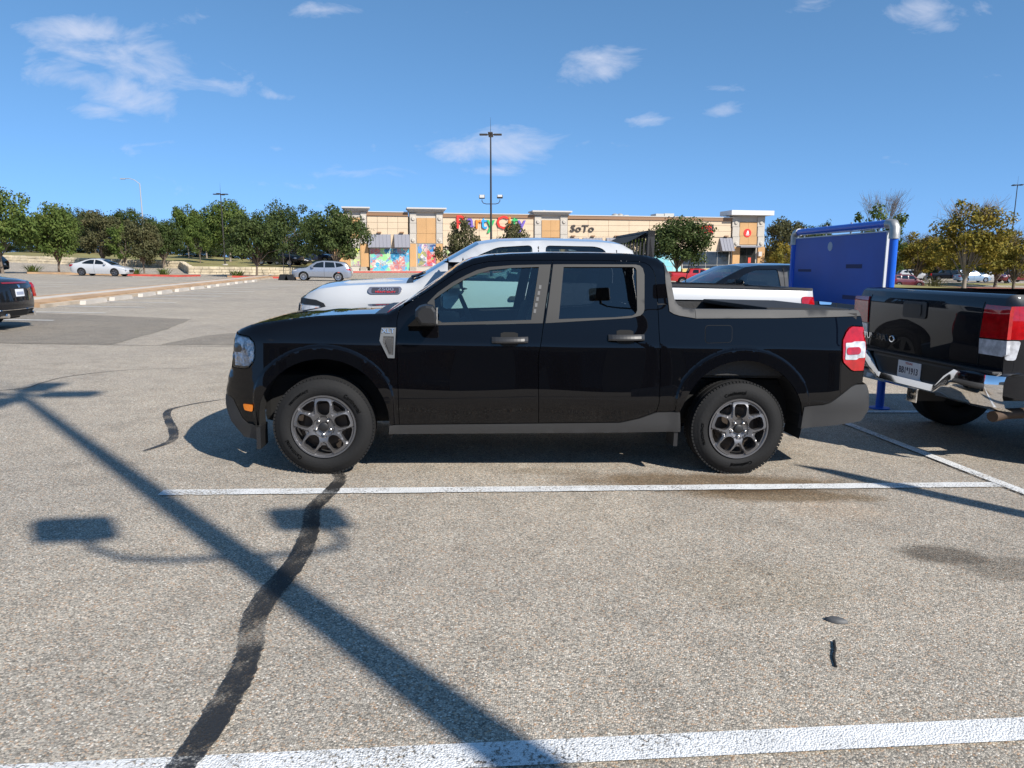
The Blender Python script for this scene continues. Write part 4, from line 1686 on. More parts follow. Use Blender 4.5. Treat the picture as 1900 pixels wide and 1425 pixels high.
def panes(r, m, cols, rows=(1.0,), frame=MULL):
    u0, u1, v0, v1 = r
    fr = fbox('window_frame', u0 - .7, u1 + .7, v0 - .7, v1 + .7, -.22, -.16, frame)
    t = 0.0
    for rr in rows:
        c0, c1 = v0 + (v1 - v0) * t, v0 + (v1 - v0) * (t + rr)
        t += rr
        for i in range(cols):
            a, b = u0 + (u1 - u0) * i / cols, u0 + (u1 - u0) * (i + 1) / cols
            fbox('pane', a + .35, b - .35, c0 + .35, c1 - .35, -.235, -.2, m, fr)


def cornice(u0, u1, v0, v1):
    um = (u0 + u1) / 2
    s0, s1 = fsz(u0, (v0 + v1) / 2)[0], fsz(u1, (v0 + v1) / 2)[0]
    zt = fsz(um, v0)[1]
    mb = MB()
    mb.box(s0, s1, -.30, .9, zt - .10, zt)
    c = mb.build('cornice_cap', CAPM, shop)
    mb = MB()
    mb.prism([(s0, zt - .10), (s1, zt - .10), (s1, zt - .52), (s0, zt - .52)], -.24, .5)
    mb.build('cornice_band', BROWN, c)


def awning(u0, u1, v0, v1):
    s0, s1 = fsz(u0, v1)[0], fsz(u1, v1)[0]
    um = (u0 + u1) / 2
    zt, zb_ = fsz(um, v0)[1], fsz(um, v1)[1]
    mb = MB()
    mb.add([(s0, -.16, zt), (s1, -.16, zt), (s1, -1.1, zb_), (s0, -1.1, zb_), (s0, -.16, zb_), (s1, -.16, zb_)], [(0, 1, 2, 3), (0, 3, 4), (1, 5, 2), (3, 2, 5, 4)])
    a = mb.build('awning', AWN, shop)
    n = max(3, int((s1 - s0) / .42))
    for i in range(n + 1):
        x = s0 + (s1 - s0) * i / n
        mb = MB()
        mb.add([(x - .02, -.17, zt + .05), (x + .02, -.17, zt + .05), (x + .02, -1.12, zb_ + .05), (x - .02, -1.12, zb_ + .05), (x - .02, -.17, zt - .02), (x + .02, -.17, zt - .02), (x + .02, -1.12, zb_ - .02), (x - .02, -1.12, zb_ - .02)],
               [(0, 1, 2, 3), (0, 3, 7, 4), (1, 5, 6, 2), (2, 6, 7, 3)])
        mb.build('seam', AWN, a)
    x = (s0 + s1) / 2
    mb = MB()
    mb.box(x - .25, x + .25, -.42, -.16, zt + .16, zt + .30)
    mb.build('awning_lamp', BROWN, a)


# left end and first section
tower(640, 680, 384.5, (651, 668, 404, 442), 452, None)
fbox('pier', 621, 640, 452, 495, -.3, .6, TANP)
fbox('pier_base', 620.5, 640, 495, 505, -.36, .6, BASEST, zmin=-1.0)
fbox('wall_panel', 621, 640, 396, 451.6, -.28, .6, CREAM)
panes((637, 670, 460, 493), MU_A, 2)
fbox('pier', 671, 684, 452, 495, -.36, -.1, TANP)
wall_grid(681, 757, 401, 436, 4, 3, -.1, CREAM)
fbox('wall_panel', 683, 759, 436, 460.5, -.1, .3, CREAM)
cornice(677, 757, 392.5, 399)
awning(683.5, 725, 435, 459.5)
awning(732, 760, 435, 459.5)
panes((687, 760, 461, 503), MU_B, 4, rows=(.7, .3))
tower(760, 821, 386.2, (773, 808, 404.5, 451.5), 452, (775, 808, 453, 494), pane_m=MU_C)
# second section with the party shop lettering
cornice(820, 991, 396.3, 401)
wall_grid(821.5, 990, 403, 441, 5, 3, -.1, CREAM)
fbox('wall_panel', 822, 990, 441, 458, -.1, .3, CREAM)
panes((823, 868, 461, 503), MU_A, 3, rows=(.7, .3))
panes((880, 985, 461, 503), STOREGL, 5, rows=(.7, .3))
LETT = {'P': ('red', (.75, .03, .02)), 'a': ('purple', (.16, .10, .42)), 'r': ('orange', (.85, .22, .02)), 't': ('blue', (.02, .30, .75)), 'y': ('green', (.03, .42, .12)), 'C': ('red', (.75, .03, .02)), 'i': ('orange', (.85, .22, .02)), 'T': ('green', (.05, .45, .12)), 'Y': ('purple', (.16, .10, .42))}
xx_ = fsz(845, 412)[0]
sgn_ = empty('sign_holder')
bpy.data.objects.remove(sgn_)
z0_ = fsz(905, 424)[1]
for ch, wv_ in (('P', 1.35), ('a', 1.05), ('r', .78), ('t', .78), ('y', 1.15), ('C', 1.5), ('i', .55), ('T', .78), ('Y', 1.0)):
    cn, cc = LETT[ch]
    sz = 2.25
    b0 = .15 if ch in 'aT' else 0.0
    text_obj('sign_letter', ch.lower() if ch in 'TY' else ch, sz, mat('sign ' + cn, cc, .45), shop, lambda x, y, z, X=xx_, b0=b0: (X + x, -.20 - z, z0_ + y + b0), .10, True, align='LEFT')
    xx_ += wv_
s_, z_ = fsz(915.5, 402.5)
# third tower and the long section
tower(991, 1052, 391.8, (1004.5, 1037.6, 408.5, 441), 452, (1005, 1037, 453, 494), pane_m=STOREGL)
cornice(1051, 1358, 401, 406)
wall_grid(1053, 1356, 408, 440, 8, 3, -.1, CREAM)
fbox('wall_panel', 1053, 1356, 440, 466, -.1, .3, CREAM)
for (a, b) in ((1051, 1073), (1081, 1116), (1124, 1160), (1215, 1245), (1333.5, 1356)):
    awning(a, b, 441.5, 466)
panes((1060, 1195, 467, 503), STOREGL, 8, rows=(.7, .3))
panes((1200, 1262, 469, 503), TEAL, 4, rows=(.75, .25))
panes((1265, 1351, 467, 498), STOREGL, 4, rows=(.8, .2))
fbox('low_wall', 1264, 1352, 498.5, 506, -.4, .2, mat('yellow ochre wall', (.50, .38, .14), .9), zmin=-1.0)
# lettering and boards
SGN = mat('sign dark bronze', (.05, .04, .035), .5)
s_, z_ = fsz(1079, 430)
text_obj('sign_letters', 'SoTo', 1.5, SGN, shop, lambda x, y, z: (s_ + x * 1.0 + y * .12, -.18 - z, z_ + y * .82), .08, True)
bd = fbox('sign_board', 1292, 1322.5, 416.5, 433.5, -.22, -.1, mat('sign black', (.018, .016, .02), .5))
REDL = mat('sign red', (.70, .025, .03), .5)
for tx_, vv in (('INDIAN', 424.2), ('KITCHEN', 432)):
    s2, z2 = fsz(1307, vv)
    text_obj('sign_letters', tx_, .62, REDL, shop, lambda x, y, z, s2=s2, z2=z2: (s2 + x * .86, -.25 - z, z2 + y), .03, True)
# end tower with its round logo
tower(1357, 1416, 393.5, (1371, 1402.5, 412, 454), 458, None, cap_w=7, base=505)
s0_, s1_ = fsz(1349, 396)[0], fsz(1427, 396)[0]
mb = MB()
mb.box(s0_, s1_, -1.3, 2.0, fsz(1388, 400.2)[1], fsz(1388, 391.6)[1])
mb.build('cornice', mat('white metal fascia', (.62, .61, .60), .45), shop)
s_, z_ = fsz(1385, 432.5)
mb = MB()
mb.lathe([(-.26, .0), (-.30, .0), (-.30, .55), (-.24, .57), (-.18, .57)], 28, c=(s_, 0, z_))
lg = mb.build('round_sign', REDL, shop, sm=40)
mb = MB()
mb.prism([(s_ - .30, z_ - .20), (s_ + .30, z_ - .20), (s_ + .16, z_ - .30), (s_ - .16, z_ - .30)], -.33, -.30)
mb.prism([(s_ - .20, z_ - .10), (s_ + .20, z_ - .10), (s_ + .08, z_ + .30), (s_ - .02, z_ + .34)], -.33, -.30)
mb.build('sign_emblem', mat('sign white', (.8, .8, .8), .5), lg)
fbox('entrance_canopy', 1365, 1402, 456.5, 459.5, -1.4, -.1, AWN)
dr = fbox('entrance_frame', 1367, 1400, 459.5, 504, -.2, -.12, SGN)
for (a, b) in ((1368, 1382.5), (1384, 1399)):
    fbox('door', a, b, 461, 504, -.26, -.2, STOREGL, dr)
fbox('poster', 1386, 1391, 478, 488, -.29, -.26, mat('red poster', (.6, .08, .05), .5), dr)
fbox('wall_lamp', 1403.5, 1409.5, 467, 475.5, -.6, -.3, CAPM)
# roof plant
HV = mat('galvanised roof unit', (.45, .45, .42), .5, metal=.4)
for (a, b, v0, v1, y0) in ((1250, 1266, 390.5, 404, 6), (1267, 1285.5, 390, 404, 6), (1183, 1192, 394, 404, 5), (1195, 1222, 397, 404, 6), (1138, 1139.5, 394.5, 404, 5), (1102, 1107, 398.5, 404, 5), (692, 696, 388, 398, 4), (1012, 1016, 388.5, 398, 1.2)):
    fbox('roof_unit', a, b, v0, v1, y0, y0 + 2.0, HV if v1 - v0 > 7 or a > 1100 else BLK)
for uu in (1165, 1174.5):
    s_, z_ = fsz(uu, 397)
    mb = MB()
    mb.lathe([(-.6, .30), (-.1, .30), (0, .48), (.35, .48), (.5, .2), (.52, .0)], 16, axis='Z', c=(s_, 5, z_ - .1))
    mb.build('roof_fan', HV, shop, sm=50)
# pavement and red fire-lane kerb in front
mb = MB()
for (a, b, y0, y1, m, nm, zz) in ((-6, sR + 8, -4.6, .9, CONC, 'shop_pavement', .15), (-6, sR + 8, -4.78, -4.6, REDK, 'red_kerb', .16)):
    n = 24
    vs, fs = [], []
    for i in range(n + 1):
        s = a + (b - a) * i / n
        for yy in (y0, y1):
            wx, wy = FA.x + FE.x * s - FN.x * yy, FA.y + FE.y * s - FN.y * yy
            for dz in (zz, -.1):
                vs.append((wx, wy, gz(wx, wy) + dz))
    for i in range(n):
        k = i * 4
        fs += [(k, k + 4, k + 6, k + 2), (k, k + 1, k + 5, k + 4), (k + 2, k + 6, k + 7, k + 3)]
    me = bpy.data.meshes.new(nm)
    me.from_pydata(vs, [], fs)
    tag(mesh_obj(nm, me, m), kind='structure')

# far grey building behind the right-hand trees
fb = empty('far_building', (onx(1835, 135), 135, gz(onx(1835, 135), 135)))
tag(fb, 'low grey building seen under the yellowing trees behind the parked cars', 'building')
mb = MB()
mb.box(-9, 12, 0, 12, -1, 4.4)
mb.build('wall', mat('blue grey siding', (.22, .25, .28), .8, vary=.1), fb)
mb = MB()
mb.box(-9.4, 12.4, -.5, 12.5, 4.4, 4.8)
mb.build('roof', mat('pale roof edge', (.5, .5, .5), .7), fb)
for i in range(4):
    mb = MB()
    mb.box(-7 + i * 4.4, -4.6 + i * 4.4, -.06, 0, 1.0, 2.6)
    mb.build('window', STOREGL, fb)

# big shaded store front behind the photographer: seen only mirrored in the paint
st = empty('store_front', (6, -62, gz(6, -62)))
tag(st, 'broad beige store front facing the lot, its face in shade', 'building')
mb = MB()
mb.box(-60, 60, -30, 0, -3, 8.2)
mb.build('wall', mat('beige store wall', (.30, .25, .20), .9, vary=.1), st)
mb = MB()
mb.box(-61, 61, -31, .5, 8.2, 9.0)
mb.build('parapet', BROWN, st)
for i in range(6):
    mb = MB()
    mb.box(-45 + i * 17, -36 + i * 17, 0, .15, 0, 3.4)
    mb.build('window', STOREGL, st)

# ------------------------------------------------------------------ lamp posts
POLE = mat('dark bronze pole', (.035, .03, .028), .5)
LAMPG = mat('lamp glass', (.5, .5, .48), .2)


def lamp_post(label, x, y, ht, hf, arm=.65, dirx=(1, 0), heads=4, base=True, flood=True, th=.085):
    r = empty('lamp_post', (x, y, gz(x, y)))
    tag(r, label, 'lamp post', 'tall parking lot lamp posts')
    mb = MB()
    if base:
        mb.lathe([(-.3, .30), (.75, .30), (.8, .26), (.8, .0)], 16, axis='Z')
        mb.build('base', CONCD, r, sm=40)
    mb = MB()
    mb.tube([(0, 0, -.5 if not base else .75), (0, 0, ht)], [th * 1.15, th * .62], 10)
    mb.build('pole', POLE, r, sm=50)
    mb = MB()
    mb.tube([(0, 0, ht), (0, 0, ht + 1.1)], [.02, .006], 5)
    mb.build('spike', POLE, r)
    ang = math.atan2(dirx[1], dirx[0])
    for k in range(heads):
        a = ang + k * 2 * math.pi / heads
        m4 = Matrix.Rotation(a, 4, 'Z')
        mb = MB()
        mb.box(.08, .28, -.03, .03, ht - .12, ht - .05, mtx=m4)
        mb.box(.22, .80, -.17, .17, ht - .13, ht - .03, .03, mtx=m4)
        h_ = mb.build('lamp_head', POLE, r)
    if flood:
        for sgn in (-1, 1):
            m4 = Matrix.Rotation(ang, 4, 'Z')
            mb = MB()
            mb.tube([m4 @ Vector(p) for p in ((0, 0, hf), (sgn * .35, 0, hf + .0), (sgn * arm * .85, 0, hf + .06), (sgn * arm, 0, hf + .2), (sgn * arm, 0, hf + .32))], .028, 7)
            mb.build('arm', POLE, r, sm=50)
            mb = MB()
            mt = m4 @ Matrix.Translation((sgn * arm, 0, hf + .50)) @ Matrix.Rotation(R(-20 if sgn < 0 else -45), 4, 'X')
            mb.box(-.21, .21, -.08, .06, -.14, .15, .05, mtx=mt)
            f_ = mb.build('floodlight', POLE, r)
            mb = MB()
            mb.box(-.17, .17, -.095, -.08, -.11, .12, mtx=mt)
            mb.build('lamp_glass', LAMPG, f_)
    return r


ld = (.985, .17)
lamp_post('tall bronze lamp post rising behind the white pickup, two floodlights on curved arms', onx(911.5, 53), 53, 10.9, 6.0, dirx=(1, .0))
lamp_post('bronze lamp post on the open lot, casting the long slanting shadow', 3.83, -2.0, 10.8, 6.05, dirx=ld, th=.105)
lamp_post('bronze lamp post leaning over the yellowing trees beyond the black tailgate', onx(1871, 100), 100, 13.2, 7.9, dirx=(.9, .3))
lamp_post('thin dark lamp post among the oaks by the limestone wall', onx(418, 80), 80, 8.4, 5, flood=False, th=.075, base=True)
lamp_post('distant lamp post standing above the trees right of the shops', onx(1455, 125), 125, 9.6, 5, flood=False, th=.12, base=False)
lamp_post('faint far lamp post just left of the blue cart panel top', onx(1534, 140), 140, 9.3, 5, flood=False, th=.10, base=False, heads=2)
# curved street lamp on the left
x_, y_ = onx(272, 100), 100
r = empty('street_lamp', (x_, y_, terr_z(x_, y_)))
tag(r, 'pale grey street lamp with one long curved arm above the left trees', 'street lamp')
GAL = mat('galvanised steel', (.42, .43, .44), .5, metal=.3)
hz = 12.6 - terr_z(x_, y_)
mb = MB()
mb.tube([(0, 0, -.3), (0, 0, hz)], [.12, .07], 8)
mb.build('pole', GAL, r, sm=50)
mb = MB()
mb.tube([(0, 0, hz - .1), (-.7, 0, hz + .45), (-1.4, 0, hz + .65), (-2.0, 0, hz + .62)], .05, 6)
mb.build('arm', GAL, r, sm=50)
mb = MB()
mb.box(-2.6, -1.95, -.15, .15, hz + .52, hz + .66, .04)
mb.build('lamp_head', GAL, r)
# unseen blade sign right of the bays, made up to throw the dark streak
r = empty('unseen_blade_sign', (5.95, 1.72, gz(5.95, 1.72)))
tag(r, 'unseen narrow blue blade on a thin steel post, added to cast the dark streak', 'sign')
mb = MB()
mb.tube([(0, 0, 0), (0, 0, 2.35)], .022, 8)
mb.build('post', GAL, r)
mb = MB()
m4 = Matrix.Rotation(R(40), 4, 'Z')
mb.prism([(-.09, 2.75), (-.09, 3.75), (-.02, 4.25), (.09, 4.0), (.09, 2.75)], -.012, .012)
bl = mb.build('blade', mat('sign blue', (.03, .08, .35), .5), r)
bl.rotation_euler = (0, 0, R(45))

# ------------------------------------------------------------------ trees
BARK = mat('grey bark', (.16, .125, .095), .95, vary=.3, vscale=3, bump=.5, bscale=12)
BARKP = mat('pale bark', (.27, .225, .18), .95, vary=.25, vscale=3, bump=.4, bscale=12)


def foliage(name, c0, c1, c2):
    n = NT(name)
    ob = n.t.nodes.new('ShaderNodeNewGeometry')
    f = n.noise(.9, 3, .7, vec=ob.outputs['Position'])
    c = n.ramp(f, [(.32, c0), (.5, c1), (.68, c2)])
    n.link(c, n.b.inputs['Base Color'])
    n.b.inputs['Roughness'].default_value = .6
    n.b.inputs['Specular IOR Level'].default_value = .12
    tr = n.t.nodes.new('ShaderNodeBsdfTranslucent')
    n.link(c, tr.inputs[0])
    mx = n.t.nodes.new('ShaderNodeMixShader')
    mx.inputs[0].default_value = .22
    n.link(n.b.outputs[0], mx.inputs[1])
    n.link(tr.outputs[0], mx.inputs[2])
    n.link(mx.outputs[0], n.out.inputs[0])
    return n.m


LEAF = {'oak': foliage('dark oak leaves', (.030, .048, .016), (.060, .085, .026), (.10, .125, .040)),
        'green': foliage('fresh green leaves', (.045, .075, .018), (.095, .135, .032), (.16, .19, .05)),
        'olive': foliage('dull olive leaves', (.055, .06, .03), (.095, .095, .042), (.13, .115, .055)),
        'yellow': foliage('yellowing leaves', (.09, .095, .02), (.22, .18, .032), (.36, .25, .045))}


def make_tree_mesh(seed, leaves=5200, clumps=60, sx=1.0, sz=.8, leaf=.26, trunk_h=.22, trunk_r=.022, sparse=0.0, bare=0.0, flat=.25):
    """unit tree: total height 1, crown radius about .5*sx; returns (crown mesh, wood mesh)"""
    rnd = np.random.default_rng(seed)
    rr = random.Random(seed)
    ch = 1 - trunk_h * .75
    cz = trunk_h * .75 + ch * .5
    cs = []
    while len(cs) < clumps:
        p = rnd.uniform(-1, 1, 3)
        d = np.linalg.norm(p)
        if d > 1 or d < .35:
            continue
        if p[2] < -.55 and abs(p[0]) + abs(p[1]) < .5:
            continue
        k = 1 + .22 * math.sin(3 * math.atan2(p[1], p[0]) + seed) * (1 - abs(p[2])) + rnd.normal(0, .10)
        cs.append((p[0] * .5 * sx * k * .86, p[1] * .5 * sx * k * .86, cz + p[2] * ch * .5 * .88 * (1 + rnd.normal(0, .08))))
    cs = np.array(cs)
    wt = rnd.uniform(.4, 1.3, len(cs))
    ids = rnd.choice(len(cs), leaves, p=wt / wt.sum())
    rad = (.085 + .075 * rnd.random(len(cs))) * (1 - sparse * .3)
    v = rnd.normal(size=(leaves, 3))
    v /= np.linalg.norm(v, axis=1)[:, None]
    r = rnd.random(leaves) ** .42
    P = cs[ids] + v * (rad[ids] * r)[:, None] * np.array([1.15, 1.15, .85])
    # leaf quads
    n = v * .7 + rnd.normal(size=(leaves, 3)) * .55 + np.array([0, 0, .45])
    n /= np.linalg.norm(n, axis=1)[:, None]
    a = np.cross(n, rnd.normal(size=(leaves, 3)))
    a /= np.linalg.norm(a, axis=1)[:, None]
    b = np.cross(n, a)
    s = leaf * (.016 + .020 * rnd.random(leaves))[:, None]
    V = np.stack([P - a * s * 1.5, P + b * s * .8, P + a * s * 1.5, P - b * s * .8], 1).reshape(-1, 3)
    me = bpy.data.meshes.new('crown')
    me.vertices.add(len(V))
    me.vertices.foreach_set('co', V.astype(np.float32).ravel())
    me.loops.add(leaves * 4)
    me.loops.foreach_set('vertex_index', np.arange(leaves * 4, dtype=np.int32))
    me.polygons.add(leaves)
    me.polygons.foreach_set('loop_start', np.arange(0, leaves * 4, 4, dtype=np.int32))
    me.polygons.foreach_set('loop_total', np.full(leaves, 4, dtype=np.int32))
    me.update(calc_edges=True)
    me.validate()
    mb = MB()
    lean = rr.uniform(-.03, .03)
    fork = Vector((lean, 0, trunk_h))
    mb.tube([(0, 0, -.02), (lean * .2, 0, .02), (lean * .6, 0, trunk_h * .6), fork], [trunk_r * 1.45, trunk_r, trunk_r * .85, trunk_r * .8], 8)
    order = sorted(range(len(cs)), key=lambda i: -wt[i])[:26]
    for i in order:
        t = Vector(cs[i])
        d = t - fork
        m1 = fork + d * .45 + Vector((rr.uniform(-.03, .03), rr.uniform(-.03, .03), .05))
        mb.tube([fork - Vector((0, 0, .02 + rr.random() * .06)), m1, t], [trunk_r * .48, trunk_r * .24, trunk_r * .07], 5, cap=False)
    if bare:
        for i in range(int(90 * bare)):
            a_ = rr.uniform(0, 6.28)
            q = rr.uniform(.2, .46) * sx
            p0 = Vector((math.cos(a_) * q * .55, math.sin(a_) * q * .55, cz + ch * .12 + rr.random() * ch * .2))
            p2 = Vector((math.cos(a_) * q, math.sin(a_) * q, min(1.06, cz + ch * .28 + rr.random() * ch * .33)))
            p1 = p0.lerp(p2, .5) + Vector((rr.uniform(-.03, .03), rr.uniform(-.03, .03), .03))
            mb.tube([p0, p1, p2], [trunk_r * .10, trunk_r * .07, trunk_r * .03], 3, cap=False)
            for _ in range(2):
                p3 = p1 + Vector((rr.uniform(-.07, .07), rr.uniform(-.07, .07), rr.uniform(.02, .10)))
                mb.tube([p1, p3], [trunk_r * .06, trunk_r * .025], 3, cap=False)
    return me, mb.mesh('trunk', BARK, 60)


TREES = {'oakA': make_tree_mesh(1, 9500, 85, 1.15, leaf=.55), 'oakB': make_tree_mesh(2, 9500, 80, 1.0, leaf=.55, trunk_h=.2), 'oakC': make_tree_mesh(3, 8500, 70, .9, leaf=.6, trunk_h=.24),
         'airy': make_tree_mesh(4, 5600, 60, 1.0, leaf=.62, trunk_h=.2, sparse=.4, trunk_r=.018), 'thin': make_tree_mesh(5, 8500, 62, .9, leaf=.46, sparse=.7, bare=1.0, trunk_r=.026, trunk_h=.2),
         'bare': make_tree_mesh(6, 2200, 30, .9, leaf=.62, sparse=.7, bare=1.6, trunk_r=.022), 'wide': make_tree_mesh(7, 9000, 90, 1.5, leaf=.5, trunk_h=.06), 'round': make_tree_mesh(8, 4500, 40, 1.25, leaf=.7, trunk_h=.12)}


def tree(kind, leafk, u, y, vtop, wpx, label, zb=None, group=None, rz=None, cat='tree', bark=BARK):
    x = onx(u, y)
    z = gz(x, y) if zb is None else zb
    ztop = at(u, vtop, y).z
    h = max(1.0, ztop - z)
    wid = wpx / 1336 * y
    r = empty('tree', (x, y, z - .02), rz if rz is not None else (u * 1.7) % 6.28)
    sxy = {'oakA': 1.15, 'oakB': 1.0, 'oakC': .9, 'airy': 1.0, 'thin': .9, 'bare': .9, 'wide': 1.5, 'round': 1.25}[kind]
    sc = wid / sxy
    for nm, me, m in (('crown', TREES[kind][0], LEAF[leafk]), ('trunk', TREES[kind][1], bark)):
        o = bpy.data.objects.new(nm, me)
        C.objects.link(o)
        if not me.materials:
            me.materials.append(None)
        o.material_slots[0].link = 'OBJECT'
        o.material_slots[0].material = m
        o.parent = r
        o.scale = (sc, sc, h)
    tag(r, label, cat, group)
    return r


def tz(u, y):
    return terr_z(onx(u, y), y)


GB = 'oaks standing on the lawn behind the limestone wall'
tree('oakA', 'green', 4, 62, 338, 150, 'large leafy green tree overhanging the lot left of the white sedan')
tree('oakB', 'green', 108, 66, 372, 95, 'fork trunked green tree on the planting island behind the white sedan')
tree('airy', 'olive', 193, 80, 392, 95, 'brownish thin leaved tree with stout trunk behind the white sedan roof')
tree('airy', 'green', 233, 79, 412, 62, 'small round tree between the brownish tree and the forked tree')
tree('oakC', 'olive', 267, 68, 402, 70, 'small forked tree at the red kerb end of the island')
tree('oakB', 'oak', 303, 82, 403, 78, 'dense dark green round tree at the bend of the limestone wall')
for i, (u, y, vt, w, k, lk) in enumerate([(60, 105, 395, 100, 'oakA', 'oak'), (140, 108, 388, 95, 'wide', 'oak'), (180, 112, 386, 80, 'oakB', 'olive'), (243, 110, 383, 85, 'oakA', 'oak'), (205, 125, 400, 110, 'wide', 'oak'), (300, 122, 412, 100, 'wide', 'oak'), (20, 120, 400, 120, 'wide', 'oak'), (110, 130, 398, 130, 'wide', 'oak')]):
    tree(k, lk, u, y, vt, w, 'dark tree in the thick row far behind the limestone wall', tz(u, y), 'far row of dark trees behind the wall')
tree('oakC', 'green', 352, 96, 378, 58, 'tall loose crowned tree rising left of the thin lamp post', tz(352, 96), bark=BARKP)
tree('oakC', 'oak', 385, 100, 385, 60, 'tall dark tree just left of the thin lamp post', tz(385, 100), bark=BARKP)
tree('airy', 'green', 372, 84, 410, 52, 'small yellow green tree below the tall loose crowned tree', tz(372, 84))
tree('oakB', 'green', 428, 92, 366, 88, 'tall bright green tree around the thin lamp post', tz(428, 92), bark=BARKP)
tree('oakA', 'oak', 475, 68, 388, 118, 'dark oak with a straight trunk on the island left of the silver car')
tree('wide', 'oak', 545, 86, 374, 130, 'broad dark oak behind the silver car', tz(545, 86))
tree('oakA', 'oak', 622, 76, 377, 125, 'large dark oak at the corner of the shop row')
for i, (u, y, vt, w, k, lk) in enumerate([(330, 118, 415, 90, 'wide', 'oak'), (450, 116, 405, 110, 'wide', 'oak'), (520, 120, 400, 100, 'wide', 'oak'), (590, 118, 402, 95, 'wide', 'oak'), (400, 135, 410, 120, 'wide', 'olive')]):
    tree(k, lk, u, y, vt, w, 'background tree closing the view between the lawn oaks', tz(u, y), 'background trees between the lawn oaks')
tree('round', 'olive', 853, 74, 399, 86, 'round grey green tree in front of the party shop sign, nearer the shops entrance towers')
tree('round', 'olive', 945, 76, 407, 96, 'low grey green tree under the last letters of the party shop sign')
tree('oakB', 'oak', 1257, 80, 398, 125, 'dense oak with a dark trunk in front of the teal shop windows')
tree('airy', 'green', 1178, 84, 428, 55, 'small tree behind the rack of the white pickup')
GR = 'trees right of the shops'
tree('airy', 'olive', 1452, 104, 402, 92, 'thin grey green tree just right of the shop row end', group=GR)
tree('round', 'yellow', 1447, 98, 446, 62, 'low yellow green shrub tree at the end wall of the shops', group=GR)
tree('oakB', 'oak', 1500, 120, 415, 80, 'dark tree behind the left post of the blue panel', group=GR)
tree('airy', 'oak', 1525, 128, 408, 36, 'small dark tree top above the blue panel left corner', group=GR)
tree('bare', 'green', 1632, 84, 362, 105, 'half bare tree with twigs behind the right post of the blue panel', group=GR)
tree('thin', 'yellow', 1792, 78, 374, 150, 'yellowing tree with bare twig tips and pale trunk on the lawn', group=GR, bark=BARKP)
for u, y, vt, w, lab in ((1700, 95, 432, 105, 'yellow brown tree behind the maroon car'), (1850, 92, 425, 105, 'yellow tree beside the right lamp post'), (1885, 84, 432, 100, 'golden green tree over the dark red van'), (1745, 112, 436, 90, 'yellow green tree between the maroon car and the pale trunked tree')):
    tree('thin' if u != 1745 else 'airy', 'yellow', u, y, vt, w, lab, group=GR)
for u, y, vt, w in ((1600, 118, 440, 110), (1680, 125, 446, 120), (1780, 128, 448, 120), (1880, 122, 446, 130), (1960, 110, 430, 130)):
    tree('wide', 'green', u, y, vt, w, 'green tree in the back row behind the yellowing trees', group='back row of green trees on the right')

for i, u in enumerate(range(-30, 640, 44)):
    tree('wide', 'oak', u, 106 + (i % 3) * 5, 448 + (i * 7) % 13, 92, 'low dark shrub mass under the far trees behind the lawn', tz(u, 106), 'dark shrubs behind the lawn', cat='shrub')
for i, u in enumerate(range(1430, 1960, 60)):
    tree('wide', 'olive', u, 132 + (i % 2) * 6, 462 + (i * 5) % 11, 110, 'low shrub mass behind the parked cars on the right', group='shrubs behind the right-hand cars', cat='shrub')


def tuft(u, y, h, w, label, lk='green'):
    x = onx(u, y)
    r = empty('grass_tuft', (x, y, gz(x, y) + .13))
    rnd = random.Random(int(u))
    mb = MB()
    for i in range(70):
        a = rnd.uniform(0, 6.28)
        q = rnd.uniform(.1, 1) * w
        p = Vector((math.cos(a) * q * .3 + rnd.uniform(-w, w) * .3, math.sin(a) * q * .3, 0))
        t = p + Vector((math.cos(a) * q, math.sin(a) * q, h * rnd.uniform(.5, 1)))
        s = Vector((-math.sin(a), math.cos(a), 0)) * .03
        m = p.lerp(t, .5) + Vector((0, 0, h * .15))
        mb.add([p - s, p + s, m + s, t, m - s], [(0, 1, 2, 4), (4, 2, 3)])
    mb.build('blades', LEAF[lk], r)
    tag(r, label, 'plant', 'plant tufts on the islands')


tuft(60, 64.6, .75, 1.0, 'spiky green plant at the bare end of the left island')
tuft(250, 64.8, .6, .6, 'spiky plant just behind the white sedan nose')
tuft(303, 65, .7, .8, 'bushy plant at the red kerb of the left island')
tuft(440, 67, .6, .9, 'low plant left of the straight trunked oak')
tuft(565, 68, .9, 1.2, 'bright green bush beside the silver car roof')
tuft(1735, 86.5, 1.6, 2.2, 'grey green shrub behind the maroon car', 'olive')

# ------------------------------------------------------------------ white heavy pickup behind
WHITE = mat('white car paint', (.45, .46, .475), .3, coat=1.0)
CIN = [(.3, .06), (.5, .03), (.8, 0), (1.02, .0), (1.2, .02), (1.34, .05), (1.9, .27)]
rf = [(.10, .45), (.01, .6), (-.02, .9), (-.01, 1.02), (.02, 1.12), (.07, 1.175)]
rt = [(.07, 1.175, 'b'), (.2, 1.235, 'b'), (.45, 1.275, 'b'), (.9, 1.305, 'b'), (1.16, 1.315, 'c'), (1.24, 1.325, 'g'), (1.62, 1.565, 'g'), (1.97, 1.765, 'b'), (2.2, 1.805, 'b'), (2.7, 1.83, 'b'), (3.4, 1.825, 'b'), (3.62, 1.805, 'b'), (3.74, 1.74, 'r'), (3.84, 1.37, 'n'), (5.85, 1.355, 't')]
rr_ = [(5.85, 1.355), (5.87, 1.1), (5.86, .76), (5.97, .73), (6.0, .55), (5.9, .45)]
RAM = Vehicle('heavy_pickup', 'white heavy duty crew cab pickup with black rack behind cab and 2500 hood badge', 'pickup truck', 1.01, rf, rt, rr_, .42, [.98, 4.75], [(.98, .45, .53), (4.75, .45, .53)], CIN, (.6, .16, 2.2), (.3, .06, 2.0), lambda x: .10 if x < 3.8 else .03, bowf=.13, crown=.055, bowr=.03, g=.09, seg=.08)
